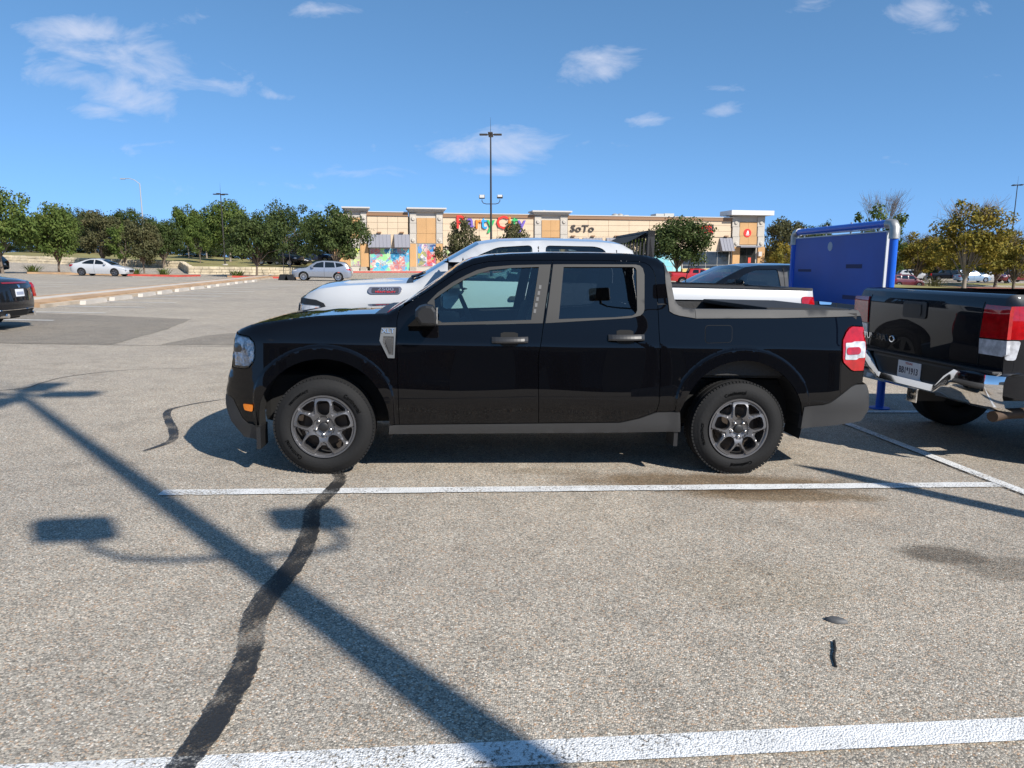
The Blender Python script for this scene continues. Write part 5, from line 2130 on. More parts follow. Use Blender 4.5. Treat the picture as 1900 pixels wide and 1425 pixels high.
rw1 = [(1.52, 1.36), (1.97, 1.65), (2.18, 1.74), (2.57, 1.772), (2.57, 1.36)]
rw2 = [(2.72, 1.772), (3.30, 1.775), (3.40, 1.745), (3.46, 1.62), (3.46, 1.36), (2.72, 1.36)]
RGL = glass('lightly tinted glass', (.45, .55, .56))
RAM.shell(WHITE, RGL, [rounded(rw1, .05), rounded(rw2, .05)], RGL, tags={'c': ('cowl', BLK)})
for sgn in (-1, 1):
    RAM.patch('headlight_surround', [(-.005, 1.135), (.18, 1.12), (.27, 1.085), (.33, .985), (.30, .965), (.22, 1.06), (-.015, 1.07)], sgn, BLK, .012, .05, .02)
    RAM.patch('headlight', [(-.012, 1.06), (.21, 1.05), (.29, .965), (.25, .88), (-.015, .88)], sgn, LENSW, .006, .05, .02)
    RAM.patch('turn_lens', [(.17, 1.035), (.215, 1.035), (.275, .97), (.24, .95)], sgn, AMBER, .012, .05, .01)
    RAM.patch('door_seam', [(2.635, 1.76), (2.645, 1.76), (2.625, .62), (2.615, .62)], sgn, BLKM, .002, .08)
    RAM.patch('door_seam', [(1.40, 1.30), (1.41, 1.30), (1.41, .62), (1.40, .62)], sgn, BLKM, .002, .08)
    RAM.patch('door_seam', [(3.535, 1.74), (3.545, 1.74), (3.56, .9), (3.55, .9)], sgn, BLKM, .002, .08)
    RAM.patch('tail_light', rounded([(5.70, 1.26), (5.86, 1.26), (5.868, .90), (5.70, .92)], .03), sgn, LENSR, .008, .06, .02)
    RAM.patch('door_handle', rounded([(2.30, 1.20), (2.54, 1.21), (2.54, 1.165), (2.30, 1.155)], .02), sgn, BLK, .028, .04, .03)
    RAM.patch('door_handle', rounded([(3.22, 1.23), (3.46, 1.24), (3.46, 1.195), (3.22, 1.185)], .02), sgn, BLK, .028, .04, .03)
    RAM.patch('rail_cap', [(3.85, 1.372), (5.85, 1.357), (5.85, 1.335), (3.85, 1.345)], sgn, BLK, .006, .1, .05)
    mb = MB()
    mb.box(1.62, 1.78, sgn * 1.06, sgn * 1.26, 1.28, 1.56, .05)
    mb.box(1.66, 1.74, sgn * .92, sgn * 1.08, 1.30, 1.36)
    mb.build('mirror', BLK, RAM.root)
RAM.endpatch('grille', rounded([(-.68, 1.05), (.68, 1.05), (.62, .66), (-.62, .66)], .05), 'front', BLK, .01)
# hood badge on the bulge
fb_ = RAM.side(-1, .018)
bdg = RAM.patch('hood_badge', rounded([(.755, 1.272), (1.10, 1.282), (1.12, 1.255), (1.10, 1.205), (.775, 1.195), (.75, 1.22)], .03), -1, mat('badge grey', (.16, .17, .22), .35, metal=.5), .012, .03, .012)
RAM.patch('badge_field', rounded([(.79, 1.262), (1.085, 1.270), (1.085, 1.215), (.79, 1.208)], .015), -1, mat('badge field', (.03, .03, .045), .4), .016, .03, .003, parent=bdg)
text_obj('badge_lettering', '2500', .047, mat('badge dark chrome', (.40, .40, .46), .3, metal=.8), bdg, lambda x, y, z: fb_(.94 + x * 1.9, 1.237 + y, -z), .003, True)
text_obj('badge_lettering', 'HEAVY DUTY', .027, mat('badge red', (.6, .02, .04), .4), bdg, lambda x, y, z: fb_(.94 + x * 1.35, 1.213 + y, -z), .003, True)
mb = MB()
mb.prism([(.25, 1.24), (.5, 1.29), (1.2, 1.325), (1.2, 1.34), (.9, 1.352), (.5, 1.325)], -.62, .62)
mb.build('hood_bulge', WHITE, RAM.root)
for yy in (-.35, .25):
    mb = MB()
    mb.tube([(1.20, yy, 1.385), (1.27, yy - .25, 1.40), (1.36, yy - .5, 1.44)], .018, 5)
    mb.build('wiper', BLK, RAM.root)
mb = MB()
for sgn in (-1, 1):
    mb.box(3.90, 3.98, sgn * .72, sgn * .80, 1.34, 1.97)
mb.box(3.90, 3.98, -.80, .80, 1.90, 1.97)
mb.box(3.92, 3.96, -.72, .72, 1.60, 1.64)
for i in range(9):
    mb.box(3.93, 3.95, -.66 + i * .16, -.64 + i * .16, 1.36, 1.92)
mb.prism([(3.92, 1.37), (3.92, 1.93), (4.02, 1.37)], -.80, -.76)
rk = mb.build('cab_rack', mat('rack black', (.02, .02, .022), .5), RAM.root)
mb = MB()
mb.add([(3.68, -.70, 1.83), (3.68, .70, 1.83), (3.96, .70, 1.98), (3.96, -.70, 1.98)], [(0, 1, 2, 3)])
mb.build('rack_mesh', mat('mesh black', (.015, .015, .015), .8), rk)
mb = MB()
mb.box(3.95, 5.80, -.92, -.82, .8, 1.345)
mb.box(3.95, 5.80, .82, .92, .8, 1.345)
mb.box(3.86, 3.92, -.9, .9, .8, 1.36)
mb.box(5.78, 5.84, -.85, .85, .8, 1.35)
mb.box(3.9, 5.8, -.85, .85, .76, .82)
mb.build('bed_box', BLK, RAM.root)
for sx in (2.35, 3.30):
    for yy in (-.42, .42):
        mb = MB()
        mt = Matrix.Translation((sx, yy, .9)) @ Matrix.Rotation(R(14), 4, 'Y')
        mb.box(-.5, .05, -.27, .27, -.1, .06, .05, mtx=mt)
        mb.box(-.07, .07, -.26, .26, 0, .55, .05, mtx=mt)
        mb.box(-.05, .05, -.13, .13, .58, .74, .04, mtx=mt)
        mb.build('seat', SEATM, RAM.root)
mb = MB()
mb.box(1.28, 1.7, -.8, .8, .9, 1.30, .06)
mb.build('dashboard', CABIN, RAM.root)
RAM.underbody(.80)
RAM.add_wheels(.40, .23, .26, 'five', ALLOYB, inset=.03)
yr = R(5.0)
cR = Vector((-2.35, 7.75)) + Vector((-math.sin(yr), math.cos(yr))) * 1.01
RAM.place(cR.x, cR.y, yr)

# ------------------------------------------------------------------ dark pickup beyond it
NAVY = mat('black blue paint', (.005, .006, .009), .35, coat=1.0, spec=.05)
df = [(-.52, .45), (-.62, .6), (-.63, .85), (-.58, 1.0), (-.48, 1.07)]
dt = [(-.48, 1.07, 'b'), (-.1, 1.13, 'b'), (.4, 1.18, 'b'), (.72, 1.20, 'g'), (1.1, 1.42, 'g'), (1.46, 1.60, 'b'), (1.7, 1.635, 'b'), (2.2, 1.65, 'b'), (2.75, 1.64, 'b'), (2.98, 1.60, 'r'), (3.12, 1.22, 'n'), (4.85, 1.215, 't')]
dr_ = [(4.85, 1.215), (4.87, .95), (4.86, .7), (4.95, .68), (4.97, .5), (4.9, .42)]
CIN2 = [(.3, .06), (.5, .03), (.75, 0), (.95, .0), (1.1, .02), (1.22, .05), (1.9, .30)]
DRK = Vehicle('dark_pickup', 'black extended cab pickup behind the white pickup bed, blue panel at its side', 'pickup truck', .92, df, dt, dr_, .38, [.25, 3.75], [(.25, .40, .46), (3.75, .40, .46)], CIN2, (.5, .16, 2.2), (.3, .05, 2), lambda x: .09 if x < 3.1 else .03, g=.10, seg=.10)
dw1 = [(1.08, 1.24), (1.45, 1.50), (1.62, 1.565), (1.98, 1.58), (2.02, 1.24)]
dw2 = [(2.14, 1.58), (2.60, 1.575), (2.72, 1.50), (2.76, 1.24), (2.14, 1.24)]
DRK.shell(NAVY, RGL, [rounded(dw1, .04), rounded(dw2, .04)], TINT)
for sgn in (-1, 1):
    DRK.patch('headlight', [(-.6, .98), (-.35, .97), (-.35, .8), (-.62, .8)], sgn, LENSW, .006, .06, .02)
    DRK.patch('tail_light', [(4.72, 1.15), (4.86, 1.15), (4.87, .85), (4.72, .85)], sgn, LENSR, .006, .06, .02)
    DRK.patch('door_seam', [(2.07, 1.60), (2.08, 1.60), (2.09, .5), (2.08, .5)], sgn, BLKM, .002, .08)
    DRK.patch('door_seam', [(2.86, 1.60), (2.87, 1.60), (2.95, .6), (2.94, .6)], sgn, BLKM, .002, .08)
    DRK.patch('door_handle', rounded([(2.62, 1.12), (2.82, 1.12), (2.82, 1.05), (2.62, 1.05)], .025), sgn, CHROME, .02, .04, .02)
    DRK.patch('chrome_strip', [(3.14, 1.216), (4.84, 1.212), (4.84, 1.196), (3.14, 1.2)], sgn, CHROME, .006, .1, .01)
    mb = MB()
    mb.box(1.12, 1.24, sgn * .95, sgn * 1.12, 1.18, 1.36, .05)
    mb.build('mirror', BLK, DRK.root)
mb = MB()
mb.tube([(.55, -.55, 1.25), (.60, -.62, 1.72)], .008, 5)
mb.build('antenna', BLK, DRK.root)
mb = MB()
mb.box(3.15, 4.8, -.8, .8, .75, 1.12)
mb.build('bed_box', BLK, DRK.root)
for yy in (-.38, .38):
    mb = MB()
    mb.box(1.75, 1.9, yy - .25, yy + .25, .8, 1.38, .05)
    mb.build('seat', SEATM, DRK.root)
DRK.underbody(.75)
DRK.add_wheels(.37, .21, .24, 'five', ALLOYB, detail=False)
cD = Vector((2.2, 11.0)) + Vector((-math.sin(yr), math.cos(yr))) * .92
DRK.place(cD.x, cD.y, yr)

# ------------------------------------------------------------------ black full-size pickup, tail towards us
tf = [(.15, .45), (.02, .6), (0, .95), (.05, 1.12), (.12, 1.18)]
tt = [(.12, 1.18, 'b'), (.6, 1.25, 'b'), (1.35, 1.30, 'g'), (2.15, 1.80, 'b'), (2.7, 1.90, 'b'), (3.4, 1.88, 'b'), (3.62, 1.82, 'r'), (3.78, 1.42, 'n'), (5.66, 1.40, 't')]
tr_ = [(5.66, 1.40), (5.70, 1.395), (5.735, 1.37), (5.755, 1.28), (5.75, 1.05), (5.73, .80), (5.70, .62)]
TIN = [(.3, .08), (.5, .04), (.75, .01), (1.0, 0), (1.2, .008), (1.35, .03), (1.42, .05), (2.0, .30)]
TUN = Vehicle('full_size_pickup', 'black full-size pickup seen from behind, chrome bumper and big red tail light', 'pickup truck', 1.015, tf, tt, tr_, .52, [1.05, 4.72], [(1.05, .50, .54), (4.72, .50, .54)], TIN, (.6, .16, 2.2), (.22, .03, 2.2), lambda x: .10 if x < 3.7 else .04, bowf=.12, crown=.05, bowr=.03, g=.07, seg=.06)
TUN.shell(NAVY, DARKGL, [rounded([(1.75, 1.34), (2.2, 1.68), (2.7, 1.79), (2.7, 1.34)], .04), rounded([(2.8, 1.34), (2.8, 1.79), (3.4, 1.77), (3.5, 1.34)], .04)], DARKGL)
for sgn in (-1, 1):
    tl1 = TUN.endpatch('tail_light', [(sgn * a, b) for a, b in ((.775, 1.315), (1.02, 1.31), (1.02, 1.06), (.755, 1.055))], 'rear', LENSR, .012, .04, .03)
    TUN.endpatch('reversing_lamp', [(sgn * a, b) for a, b in ((.755, 1.045), (1.02, 1.05), (1.02, .945), (.985, .925), (.755, .925))], 'rear', LENSW, .012, .04, .03, parent=tl1)
    TUN.patch('tail_light_side', rounded([(5.52, 1.315), (5.745, 1.31), (5.748, 1.06), (5.62, 1.06)], .02), sgn, LENSR, .008, .05, .02)
    TUN.patch('reversing_side', rounded([(5.64, 1.05), (5.745, 1.05), (5.735, .90), (5.66, .90)], .02), sgn, LENSW, .008, .05, .02)
    TUN.endpatch('tailgate_seam', [(sgn * .742, 1.39), (sgn * .75, 1.39), (sgn * .745, .80), (sgn * .737, .80)], 'rear', BLKM, .002, .06, 0)
    TUN.patch('fuel_flap', rounded([(4.95, 1.1), (5.15, 1.1), (5.15, .92), (4.95, .92)], .08, 5), sgn, NAVY, .004, .04, .006)
hn = TUN.endpatch('tailgate_handle', rounded([(-.20, 1.30), (.12, 1.30), (.12, 1.15), (-.20, 1.15)], .03), 'rear', BLK, .010, .05, .02)
TUN.endpatch('handle_pull', rounded([(-.175, 1.275), (.06, 1.275), (.06, 1.175), (-.175, 1.175)], .02), 'rear', mat('handle dull black', (.01, .01, .01), .5), .016, .05, .01, parent=hn)
fnT = TUN.endfn('rear', .010)
text_obj('badge_lettering', 'TUNDRA', .085, CHROME, TUN.root, lambda x, y, z: fnT(-.62 + x * 1.1, .90 + y, -z), .004, True)
mb = MB()
ring = [(-.33 + .035 * math.cos(a), .93 + .028 * math.sin(a)) for a in np.linspace(0, 2 * math.pi, 14)]
mb.tube([fnT(a, b, -.004) for a, b in ring], .006, 5)
mb.build('emblem', CHROME, TUN.root, sm=50)
# bumper
mb = MB()
prof = [(.0, .80), (.10, .795), (.155, .775), (.17, .72), (.165, .62), (.13, .53), (.06, .50)]
ysn = [-1.03, -1.02, -.99, -.93, -.80, -.62, -.50, -.40, -.36, -.2, 0, .2, .36, .40, .50, .62, .80, .93, .99, 1.02, 1.03]
rows = []
for yv in ysn:
    t = max(0, (abs(yv) - .75) / .28)
    back = -.12 * t ** 3
    dip = 1 - sstep(.38, .60, abs(yv))
    rows.append([(5.70 + x + back - .02 * dip, yv, z - (dip * .17 if i < 4 else (dip * .08 if i < 5 else 0))) for i, (x, z) in enumerate(prof)])
for i in range(len(rows) - 1):
    for j in range(len(prof) - 1):
        mb.add([rows[i][j], rows[i][j + 1], rows[i + 1][j + 1], rows[i + 1][j]], [(0, 1, 2, 3)])
me = mb.mesh('bumper', CHROME)
bm = bmesh.new()
bm.from_mesh(me)
bmesh.ops.remove_doubles(bm, verts=bm.verts, dist=.0005)
bmesh.ops.recalc_face_normals(bm, faces=bm.faces)
bm.to_mesh(me)
bm.free()
smooth(me, 35)
bp_ = mesh_obj('bumper', me, CHROME, TUN.root)
mb = MB()
mb.box(5.60, 5.80, -.58, .58, .56, .79, .03)
mb.box(5.60, 5.815, -.98, .98, .785, .808, .01)
mb.build('bumper_step', BLK, bp_)
PL = lambda y, z, d: (5.812 + d, y, z)
mb = MB()
mb.box(5.80, 5.812, -.155, .155, .60, .755, .004)
pl = mb.build('licence_plate', PLATE, bp_)
text_obj('plate_lettering', 'BB1*1913', .072, PLATEL, pl, lambda x, y, z: PL(x * .92, .645 + y * 1.15, .001 + z), .001, True)
text_obj('plate_lettering', 'TEXAS', .026, mat('plate red', (.4, .05, .06), .5), pl, lambda x, y, z: PL(x * 1.3, .728 + y, .001 + z), .001, True)
mb = MB()
mb.box(5.45, 5.74, -.05, .05, .40, .50, .008)
ht = mb.build('tow_hitch', BLK, TUN.root)
mb = MB()
mb.box(5.74, 5.755, -.065, .065, .385, .515, .004)
mb.build('hitch_cover', CHROME, ht)
text_obj('cover_letter', 'G', .10, BLK, ht, lambda x, y, z: (5.756 + z, x, .415 + y), .002, True)
mb = MB()
mb.tube([(4.9, .78, .46), (5.5, .80, .44), (5.66, .86, .43)], .045, 12)
mb.build('exhaust', mat('rusty steel', (.07, .045, .03), .7, metal=.3, vary=.3), TUN.root, sm=50)
mb = MB()
mb.box(3.9, 5.64, -.86, .86, .85, 1.30)
mb.build('bed_box', BLK, TUN.root)
TUN.underbody(.85)
TUN.add_wheels(.42, .24, .29, 'five', mat('black alloy', (.02, .02, .02), .4, metal=.5), inset=.05)
yT = math.pi + R(5.8)
TUN.place(3.65 + 5.75 * math.cos(R(5.8)), 6.40 + 5.75 * math.sin(R(5.8)), yT)

# ------------------------------------------------------------------ ordinary cars
SIN = [(.2, .10), (.35, .05), (.5, .02), (.65, 0), (.80, .015), (.95, .05), (1.0, .07), (1.5, .29)]
UIN = [(.2, .10), (.4, .04), (.6, .01), (.8, 0), (.95, .015), (1.08, .05), (1.15, .07), (1.75, .27)]


def sedan(name, label, paint, rim, group=None, g=.16, cat='car'):
    f = [(.12, .22), (.02, .36), (0, .52), (.06, .65)]
    t = [(.06, .65, 'b'), (.4, .79, 'b'), (1.15, .92, 'g'), (1.55, 1.14, 'g'), (2.0, 1.35, 'b'), (2.4, 1.425, 'b'), (2.9, 1.415, 'b'), (3.25, 1.345, 'r'), (3.65, 1.19, 'r'), (4.0, 1.06, 'b'), (4.35, 1.02, 'b'), (4.52, .99, 't')]
    r_ = [(4.52, .99), (4.58, .90), (4.60, .70), (4.62, .50), (4.5, .27)]
    V = Vehicle(name, label, cat, .90, f, t, r_, .20, [.92, 3.62], [(.92, .33, .37), (3.62, .33, .37)], SIN, (.55, .22, 2.2), (.45, .16, 2.2), lambda x: .09, bowf=.14, bowr=.09, crown=.045, g=g, seg=.12, group=group)
    w = [rounded([(1.55, .975), (2.04, 1.26), (2.38, 1.345), (2.52, 1.35), (2.52, .985)], .03), rounded([(2.60, .985), (2.60, 1.35), (2.95, 1.335), (3.28, 1.22), (3.60, 1.05), (3.45, 1.0)], .03)]
    V.shell(paint, DARKGL, w, DARKGL)
    for sgn in (-1, 1):
        V.patch('headlight', [(.05, .64), (.42, .74), (.46, .69), (.10, .56)], sgn, LENSW, .006, .06, .02)
        V.patch('tail_light', [(4.28, .94), (4.55, .93), (4.59, .76), (4.40, .78)], sgn, LENSR, .006, .06, .02)
        V.patch('door_seam', [(2.555, .98), (2.57, .98), (2.57, .30), (2.555, .30)], sgn, BLKM, .002, .1)
        mb = MB()
        mb.box(1.58, 1.72, sgn * .90, sgn * 1.04, .96, 1.08, .03)
        mb.build('mirror', paint, V.root)
        V.endpatch('tail_light_rear', [(sgn * .52, .93), (sgn * .80, .93), (sgn * .84, .76), (sgn * .56, .76)], 'rear', LENSR, .006, .06, .02)
        V.endpatch('headlight_front', [(sgn * .45, .60), (sgn * .78, .62), (sgn * .80, .52), (sgn * .48, .52)], 'front', LENSW, .006, .06, .02)
    V.endpatch('grille', [(-.42, .58), (.42, .58), (.36, .36), (-.36, .36)], 'front', BLK, .008)
    pl_ = V.endpatch('licence_plate', [(-.16, .80), (.16, .80), (.16, .66), (-.16, .66)], 'rear', PLATE, .012)
    V.underbody(.5)
    V.add_wheels(.325, .22, .2, 'five', rim, detail=True)
    V.plate = pl_
    return V


def suv(name, label, paint, rim, group=None, g=.16, k=1.0, cat='car', boxy=False):
    f = [(.12, .28), (.02, .45), (0, .70), (.08, .84)]
    if boxy:
        t = [(.08, .84, 'b'), (.4, 1.0, 'b'), (.85, 1.05, 'g'), (1.45, 1.58, 'b'), (1.8, 1.62, 'b'), (3.6, 1.60, 'b'), (3.85, 1.52, 'r'), (4.0, 1.10, 't')]
        r_ = [(4.0, 1.10), (4.06, .8), (4.06, .5), (3.95, .32)]
        wh = [.80, 3.35]
        w = [[(1.2, 1.12), (1.55, 1.50), (2.15, 1.53), (2.15, 1.12)], [(2.25, 1.12), (2.25, 1.53), (3.0, 1.51), (3.05, 1.15)], [(3.15, 1.17), (3.12, 1.50), (3.65, 1.46), (3.7, 1.25)]]
    else:
        t = [(.08, .84, 'b'), (.45, .97, 'b'), (1.2, 1.07, 'g'), (1.6, 1.34, 'g'), (1.98, 1.57, 'b'), (2.5, 1.67, 'b'), (3.4, 1.66, 'b'), (4.2, 1.58, 'b'), (4.38, 1.53, 'r'), (4.78, 1.10, 't')]
        r_ = [(4.78, 1.10), (4.86, .85), (4.88, .55), (4.75, .33)]
        wh = [.98, 3.80]
        w = [rounded([(1.62, 1.12), (2.05, 1.47), (2.5, 1.58), (2.62, 1.58), (2.62, 1.12)], .03), rounded([(2.72, 1.12), (2.72, 1.58), (3.45, 1.56), (3.55, 1.14)], .03), rounded([(3.65, 1.15), (3.56, 1.55), (4.05, 1.48), (4.28, 1.28)], .03)]
    V = Vehicle(name, label, cat, .96, f, t, r_, .27, wh, [(x, .37, .42) for x in wh], UIN, (.55, .20, 2.2), (.45, .14, 2.2), lambda x: .09, bowf=.12, bowr=.07, crown=.045, g=g, seg=.12, group=group)
    V.shell(paint, DARKGL, w, DARKGL)
    L = 4.06 if boxy else 4.88
    for sgn in (-1, 1):
        V.patch('headlight', [(.05, .82), (.42, .90), (.46, .83), (.10, .73)], sgn, LENSW, .006, .06, .02)
        V.patch('tail_light', [(L - .42, 1.06), (L - .1, 1.06), (L - .04, .92), (L - .3, .94)], sgn, LENSR, .006, .06, .02)
        V.endpatch('tail_light_rear', [(sgn * .5, 1.04), (sgn * .84, 1.04), (sgn * .86, .90), (sgn * .55, .92)], 'rear', LENSR, .006, .06, .02)
        mb = MB()
        mx_ = 1.66 if not boxy else 1.2
        mb.box(mx_, mx_ + .14, sgn * .95, sgn * 1.10, 1.10, 1.25, .03)
        mb.build('mirror', paint, V.root)
        V.patch('door_seam', [(2.66, 1.1), (2.675, 1.1), (2.675, .40), (2.66, .40)], sgn, BLKM, .002, .1)
        V.patch('sill', [(1.45, .36), (3.3 if not boxy else 2.85, .36), (3.3 if not boxy else 2.85, .28), (1.45, .28)], sgn, BLK, .006, .1, .02)
    V.endpatch('grille', [(-.45, .78), (.45, .78), (.40, .50), (-.40, .50)], 'front', BLK, .008)
    V.endpatch('licence_plate', [(-.16, .85), (.16, .85), (.16, .70), (-.16, .70)], 'rear', PLATE, .01)
    V.underbody(.6)
    V.add_wheels(.36, .25, .22, 'multi' if not boxy else 'five', rim)
    return V


def small_pickup(name, label, paint, rim, group=None, cat='pickup truck'):
    V = Vehicle(name, label, cat, .92, df, dt, dr_, .38, [.25, 3.75], [(.25, .40, .46), (3.75, .40, .46)], CIN2, (.5, .16, 2.2), (.3, .05, 2), lambda x: .09 if x < 3.1 else .03, g=.16, seg=.14, group=group)
    V.shell(paint, DARKGL, [dw1, dw2], DARKGL)
    for sgn in (-1, 1):
        V.patch('headlight', [(-.6, .98), (-.35, .97), (-.35, .8), (-.62, .8)], sgn, LENSW, .006, .1, .02)
        V.patch('tail_light', [(4.72, 1.15), (4.86, 1.15), (4.87, .85), (4.72, .85)], sgn, LENSR, .006, .1, .02)
        V.endpatch('tail_light_rear', [(sgn * .72, 1.15), (sgn * .88, 1.15), (sgn * .88, .80), (sgn * .72, .80)], 'rear', LENSR, .006, .1, .02)
        V.patch('sill', [(.8, .45), (3.2, .45), (3.2, .39), (.8, .39)], sgn, GREYP, .006, .1, .02)
        mb = MB()
        mb.box(1.12, 1.24, sgn * .95, sgn * 1.10, 1.20, 1.36, .05)
        mb.build('mirror', BLK, V.root)
    mb = MB()
    mb.box(3.15, 4.8, -.8, .8, .75, 1.05)
    mb.build('bed_box', BLK, V.root)
    V.endpatch('licence_plate', [(-.16, .72), (.16, .72), (.16, .60), (-.16, .60)], 'rear', PLATE, .02)
    V.underbody(.75)
    V.add_wheels(.37, .22, .24, 'five', rim)
    return V


def put(V, u, y, yaw, L=4.6, zb=None):
    x = onx(u, y)
    V.place(x - math.cos(yaw) * L / 2, y - math.sin(yaw) * L / 2, yaw)
    if zb is not None:
        V.root.location.z = zb
    return V


SILV = mat('silver blue paint', (.30, .33, .39), .3, metal=.5, coat=1.0)
RED = mat('red car paint', (.42, .02, .022), .3, coat=1.0)
MAR = mat('maroon paint', (.11, .018, .028), .3, coat=1.0)
BLKP = mat('black car paint', (.007, .008, .011), .35, coat=1.0, spec=.05)
BLUP = mat('pale blue paint', (.22, .32, .45), .3, coat=1.0)
DRED = mat('dark red paint', (.16, .02, .022), .3, coat=1.0)
put(sedan('white_sedan', 'white four door sedan parked alone by the red kerbed island', WHITE, ALLOY), 190, 61, math.pi + R(2))
put(suv('silver_suv', 'silver blue crossover with bright wheels at the far end of the divider strip', SILV, ALLOYB), 598, 61, R(8), 4.88)
put(small_pickup('red_pickup', 'bright red crew pickup parked before the yellow shop wall', RED, ALLOYB), 1282, 74, math.pi + R(-3), 5.5)
put(suv('maroon_car', 'boxy maroon hatchback with white wheels right of the blue panel', MAR, ALLOYB, boxy=True), 1682, 89, math.pi + R(3), 4.06)
put(suv('white_suv', 'white crossover seen through the cab windows of the white pickup', WHITE, ALLOYB), 960, 58, R(4), 4.88)
CG = 'cars parked beyond the red path'
put(small_pickup('black_pickup', 'black pickup parked beyond the red path left of the pale trunk', BLKP, ALLOYB, CG), 1752, 106, R(172), 5.5)
put(suv('white_suv', 'white sport utility parked behind the maroon car', WHITE, ALLOYB, CG), 1697, 112, R(170), 4.88)
put(suv('silver_suv', 'silver sport utility next to the black pickup tail', SILV, ALLOYB, CG), 1800, 112, R(176), 4.88)
put(sedan('blue_sedan', 'small pale blue car right of the pale tree trunk', BLUP, ALLOYB, CG), 1806, 101, math.pi, 4.6)
put(sedan('white_car', 'white sedan between the pale blue car and the dark red van', WHITE, ALLOYB, CG), 1843, 104, math.pi + R(5), 4.6)
put(suv('dark_red_van', 'dark red van under the golden tree by the right edge', DRED, ALLOYB, CG), 1884, 100, R(8), 4.88)
put(suv('black_suv', 'black sport utility behind the blue panel post', BLKP, ALLOYB, CG), 1648, 97, R(175), 4.88)
x_ = onx(508, 80)
put(small_pickup('black_pickup', 'black pickup in shade under the lawn oaks by the wall', BLKP, ALLOYB), 508, 80, R(165), 5.5, tz(508, 80))
put(sedan('grey_sedan', 'dark grey sedan in shade left of the silver car', BLKP, ALLOYB), 540, 84, R(172), 4.6, tz(540, 84))
put(suv('blue_suv', 'dark blue sport utility far behind under the corner oak', mat('dark blue paint', (.02, .03, .07), .3, coat=1.0), ALLOYB), 588, 92, R(172), 4.88, tz(588, 92))
put(suv('black_suv', 'black sport utility at the left edge beyond the lot', BLKP, ALLOYB), -46, 64, R(5), 4.88)

# black luxury sedan at the left edge
CAD = sedan('black_sedan', 'black sedan seen from behind with upright red tail lights at the row end', BLKP, ALLOYB, g=.08)
for o in list(CAD.root.children):
    if o.name.split('.')[0] in ('tail_light', 'tail_light_rear', 'licence_plate'):
        bpy.data.objects.remove(o)
for sgn in (-1, 1):
    CAD.patch('tail_light', [(4.42, 1.0), (4.50, .99), (4.585, .90), (4.605, .68), (4.52, .66), (4.44, .82)], sgn, LENSR, .008, .04, .02)
    CAD.endpatch('tail_light_rear', [(sgn * .70, .96), (sgn * .765, .96), (sgn * .80, .66), (sgn * .71, .66)], 'rear', LENSR, .010, .04, .02)
CAD.endpatch('brake_strip', [(-.45, .985), (.45, .985), (.45, .955), (-.45, .955)], 'rear', mat('dark red lens', (.20, .01, .015), .15, coat=1.0), .012, .05, .03)
fnC = CAD.endfn('rear', .016)
pl = CAD.endpatch('licence_plate', [(-.155, .84), (.155, .84), (.155, .69), (-.155, .69)], 'rear', PLATE, .012)
CAD.endpatch('plate_band', [(-.13, .785), (.13, .785), (.13, .725), (-.13, .725)], 'rear', mat('plate grey blue', (.30, .33, .42), .5), .015, .06, .001, parent=pl)
CAD.endpatch('crest', rounded([(-.05, .93), (.05, .93), (.03, .87), (-.03, .87)], .01), 'rear', CHROME, .012, .03, .01)
CAD.endpatch('plate_recess', [(-.30, .86), (.30, .86), (.26, .665), (-.26, .665)], 'rear', BLK, .006, .06, .01)
CAD.endpatch('diffuser', [(-.66, .40), (.66, .40), (.60, .29), (-.60, .29)], 'rear', BLKM, .012, .06, .02)
CAD.endpatch('chrome_strip', [(-.66, .43), (.66, .43), (.66, .415), (-.66, .415)], 'rear', CHROME, .014, .06, .01)
for yy in (-.5, .5):
    mb = MB()
    mb.tube([(4.4, yy, .31), (4.70, yy, .31)], .05, 10)
    mb.build('exhaust', CHROME, CAD.root, sm=50)
yC = R(7.5)
CAD.place(-10.38 - 4.58 * math.cos(yC), 14.9 - 4.58 * math.sin(yC), yC)

# ------------------------------------------------------------------ blue cart corral end
CB = mat('blue steel tube', (.008, .11, .60), .35, coat=.4)
CBP = mat('blue plastic board', (.004, .07, .38), .4, vary=.15, vscale=1.5)
ALU = mat('dull aluminium', (.45, .44, .42), .45, metal=.7, vary=.2, vscale=12)
pA, pB = Vector((4.26, 8.08)), Vector((4.08, 10.45))
d = pB - pA
L = d.length
cr = empty('cart_corral', (pA.x, pA.y, gz(pA.x, pA.y)), math.atan2(d.y, d.x))
tag(cr, 'blue cart return frame with a large blue board and aluminium corner joints', 'cart return')
zt_ = 2.07
for x in (0, L):
    mb = MB()
    mb.tube([(x, 0, 0), (x, 0, zt_ - .08)], .045, 14)
    mb.build('post', CB, cr, sm=50)
    mb = MB()
    mb.tube([(x, 0, zt_ - .14), (x, 0, zt_ - .02), (x + (.03 if x == 0 else -.03), 0, zt_ + .02), (x + (.13 if x == 0 else -.13), 0, zt_ + .03)], .056, 14)
    mb.build('corner_joint', ALU, cr, sm=50)
    mb = MB()
    mb.lathe([(0, .11), (.012, .11), (.014, .0)], 18, axis='Z', c=(x, 0, .002))
    mb.build('base_plate', CB, cr)
mb = MB()
mb.tube([(.1, 0, zt_ + .03), (L - .1, 0, zt_ + .03)], .045, 14)
mb.build('top_rail', CB, cr, sm=50)
bo = MB()
bo.box(.12, L - .06, -.012, .012, 1.16, zt_ - .06, .004)
bo = bo.build('board', CBP, cr)
mb = MB()
mb.box(.105, .12, -.016, .016, 1.15, zt_ - .05)
mb.box(.12, L - .06, -.016, .016, zt_ - .06, zt_ - .045)
mb.build('board_edge', mat('board white edge', (.6, .62, .65), .5), bo)
mb = MB()
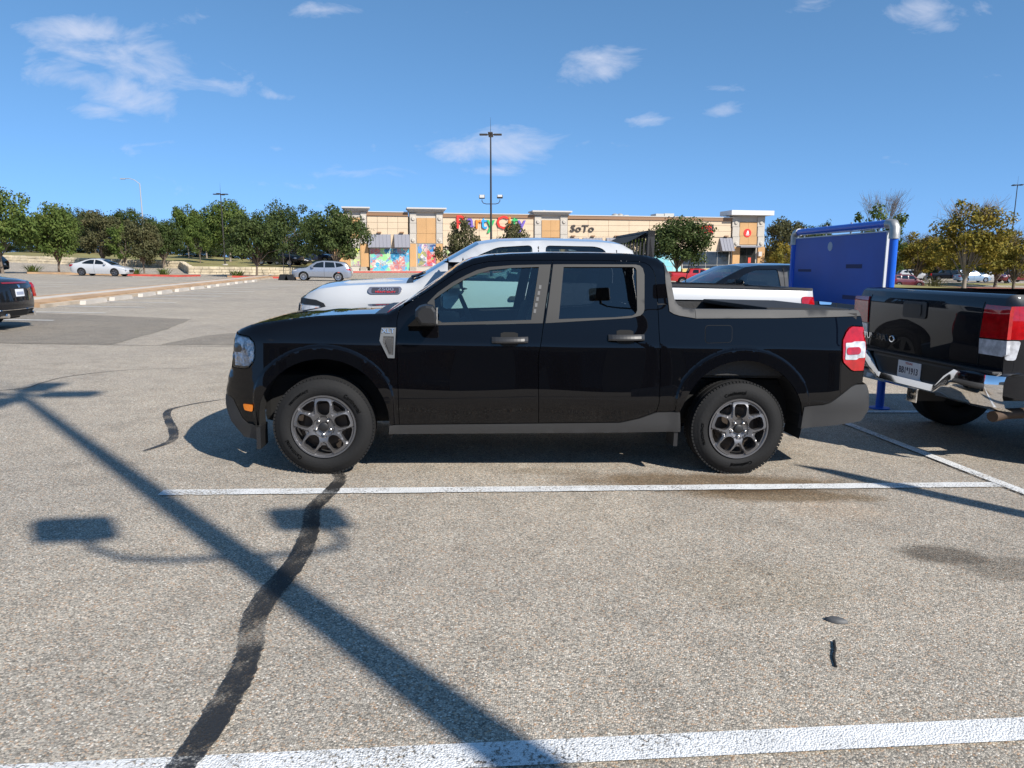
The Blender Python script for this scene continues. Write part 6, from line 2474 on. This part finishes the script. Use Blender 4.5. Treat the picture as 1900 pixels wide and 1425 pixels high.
for t in (.3, .9, 1.5, 2.1):
    mb.tube([(t, 0, zt_ - .05), (t, 0, zt_ + .09)], .012, 5)
mb.tube([(.3, .03, zt_ - .03), (2.2, .03, zt_ - .01)], .006, 5)
mb.build('cable_ties', ALU, bo)
mb = MB()
mb.tube([(.15, 0, .62), (L - .05, 0, .62)], .03, 10)
mb.build('lower_rail', CB, cr, sm=50)
mb = MB()
mb.lathe([(.012, .0), (.016, .055), (.012, .06)], 14, c=(1.35, 0, 1.88))
stk = mb.build('round_sticker', mat('sticker grey', (.45, .47, .52), .5), bo)
for (x0, z0, w, h) in ((2.0, 1.55, .38, .035), (2.0, 1.22, .34, .04), (.75, 1.60, .36, .05), (.75, 1.22, .42, .05)):
    mb = MB()
    mb.box(x0 - w / 2, x0 + w / 2, .0125, .0135, z0, z0 + h)
    mb.build('old_tape', mat('dark tape residue', (.012, .018, .09), .6), bo)

# two portable sign bases by the silver car
for i, u in enumerate((526, 538)):
    y = 60.0
    r = empty('sign_stand', (onx(u, y), y, gz(onx(u, y), y)))
    mb = MB()
    mb.prism([(-.42, 0), (.42, 0), (.26, .5), (-.26, .5)], -.3, .3)
    mb.build('base', BLK, r)
    mb = MB()
    mb.tube([(0, 0, .5), (0, 0, 2.3)], .03, 6)
    mb.build('pole', POLE, r)
    tag(r, ['black weighted sign stand at the divider end, farther from the silver car', 'black weighted sign stand touching the nose of the silver car'][i], 'sign stand')

# litter on the asphalt
r = MB()
N = 10
vs = []
for k, (s_, z_) in enumerate(((1.0, 0), (.95, .010), (.6, .017))):
    for i in range(N):
        a = 2 * math.pi * i / N
        vs.append((.042 * s_ * math.cos(a) * (1 + .2 * math.sin(2 * a + 1)), .024 * s_ * math.sin(a), z_))
fs = [tuple(range(2 * N, 3 * N))]
for k in range(2):
    fs += [(k * N + i, k * N + (i + 1) % N, (k + 1) * N + (i + 1) % N, (k + 1) * N + i) for i in range(N)]
r.add(vs, fs)
p = r.build('flat_pebble', mat('dark pebble', (.09, .09, .09), .6, vary=.2, vscale=40), sm=50)
p.location = (1.44, 2.94, gz(1.44, 2.94) + .002)
p.rotation_euler = (0, 0, -.4)
tag(p, 'flat dark grey pebble lying alone on the asphalt above the black twig', 'pebble')
r = MB()
r.tube([(0, .10, .006), (.004, .03, .008), (-.002, -.04, .007), (.006, -.11, .006)], .005, 6)
p = r.build('twig', mat('black twig', (.012, .011, .01), .8))
p.location = (1.31, 2.67, gz(1.31, 2.67))
p.rotation_euler = (0, 0, -.42)
tag(p, 'thin black twig lying on the asphalt below the flat pebble', 'twig')
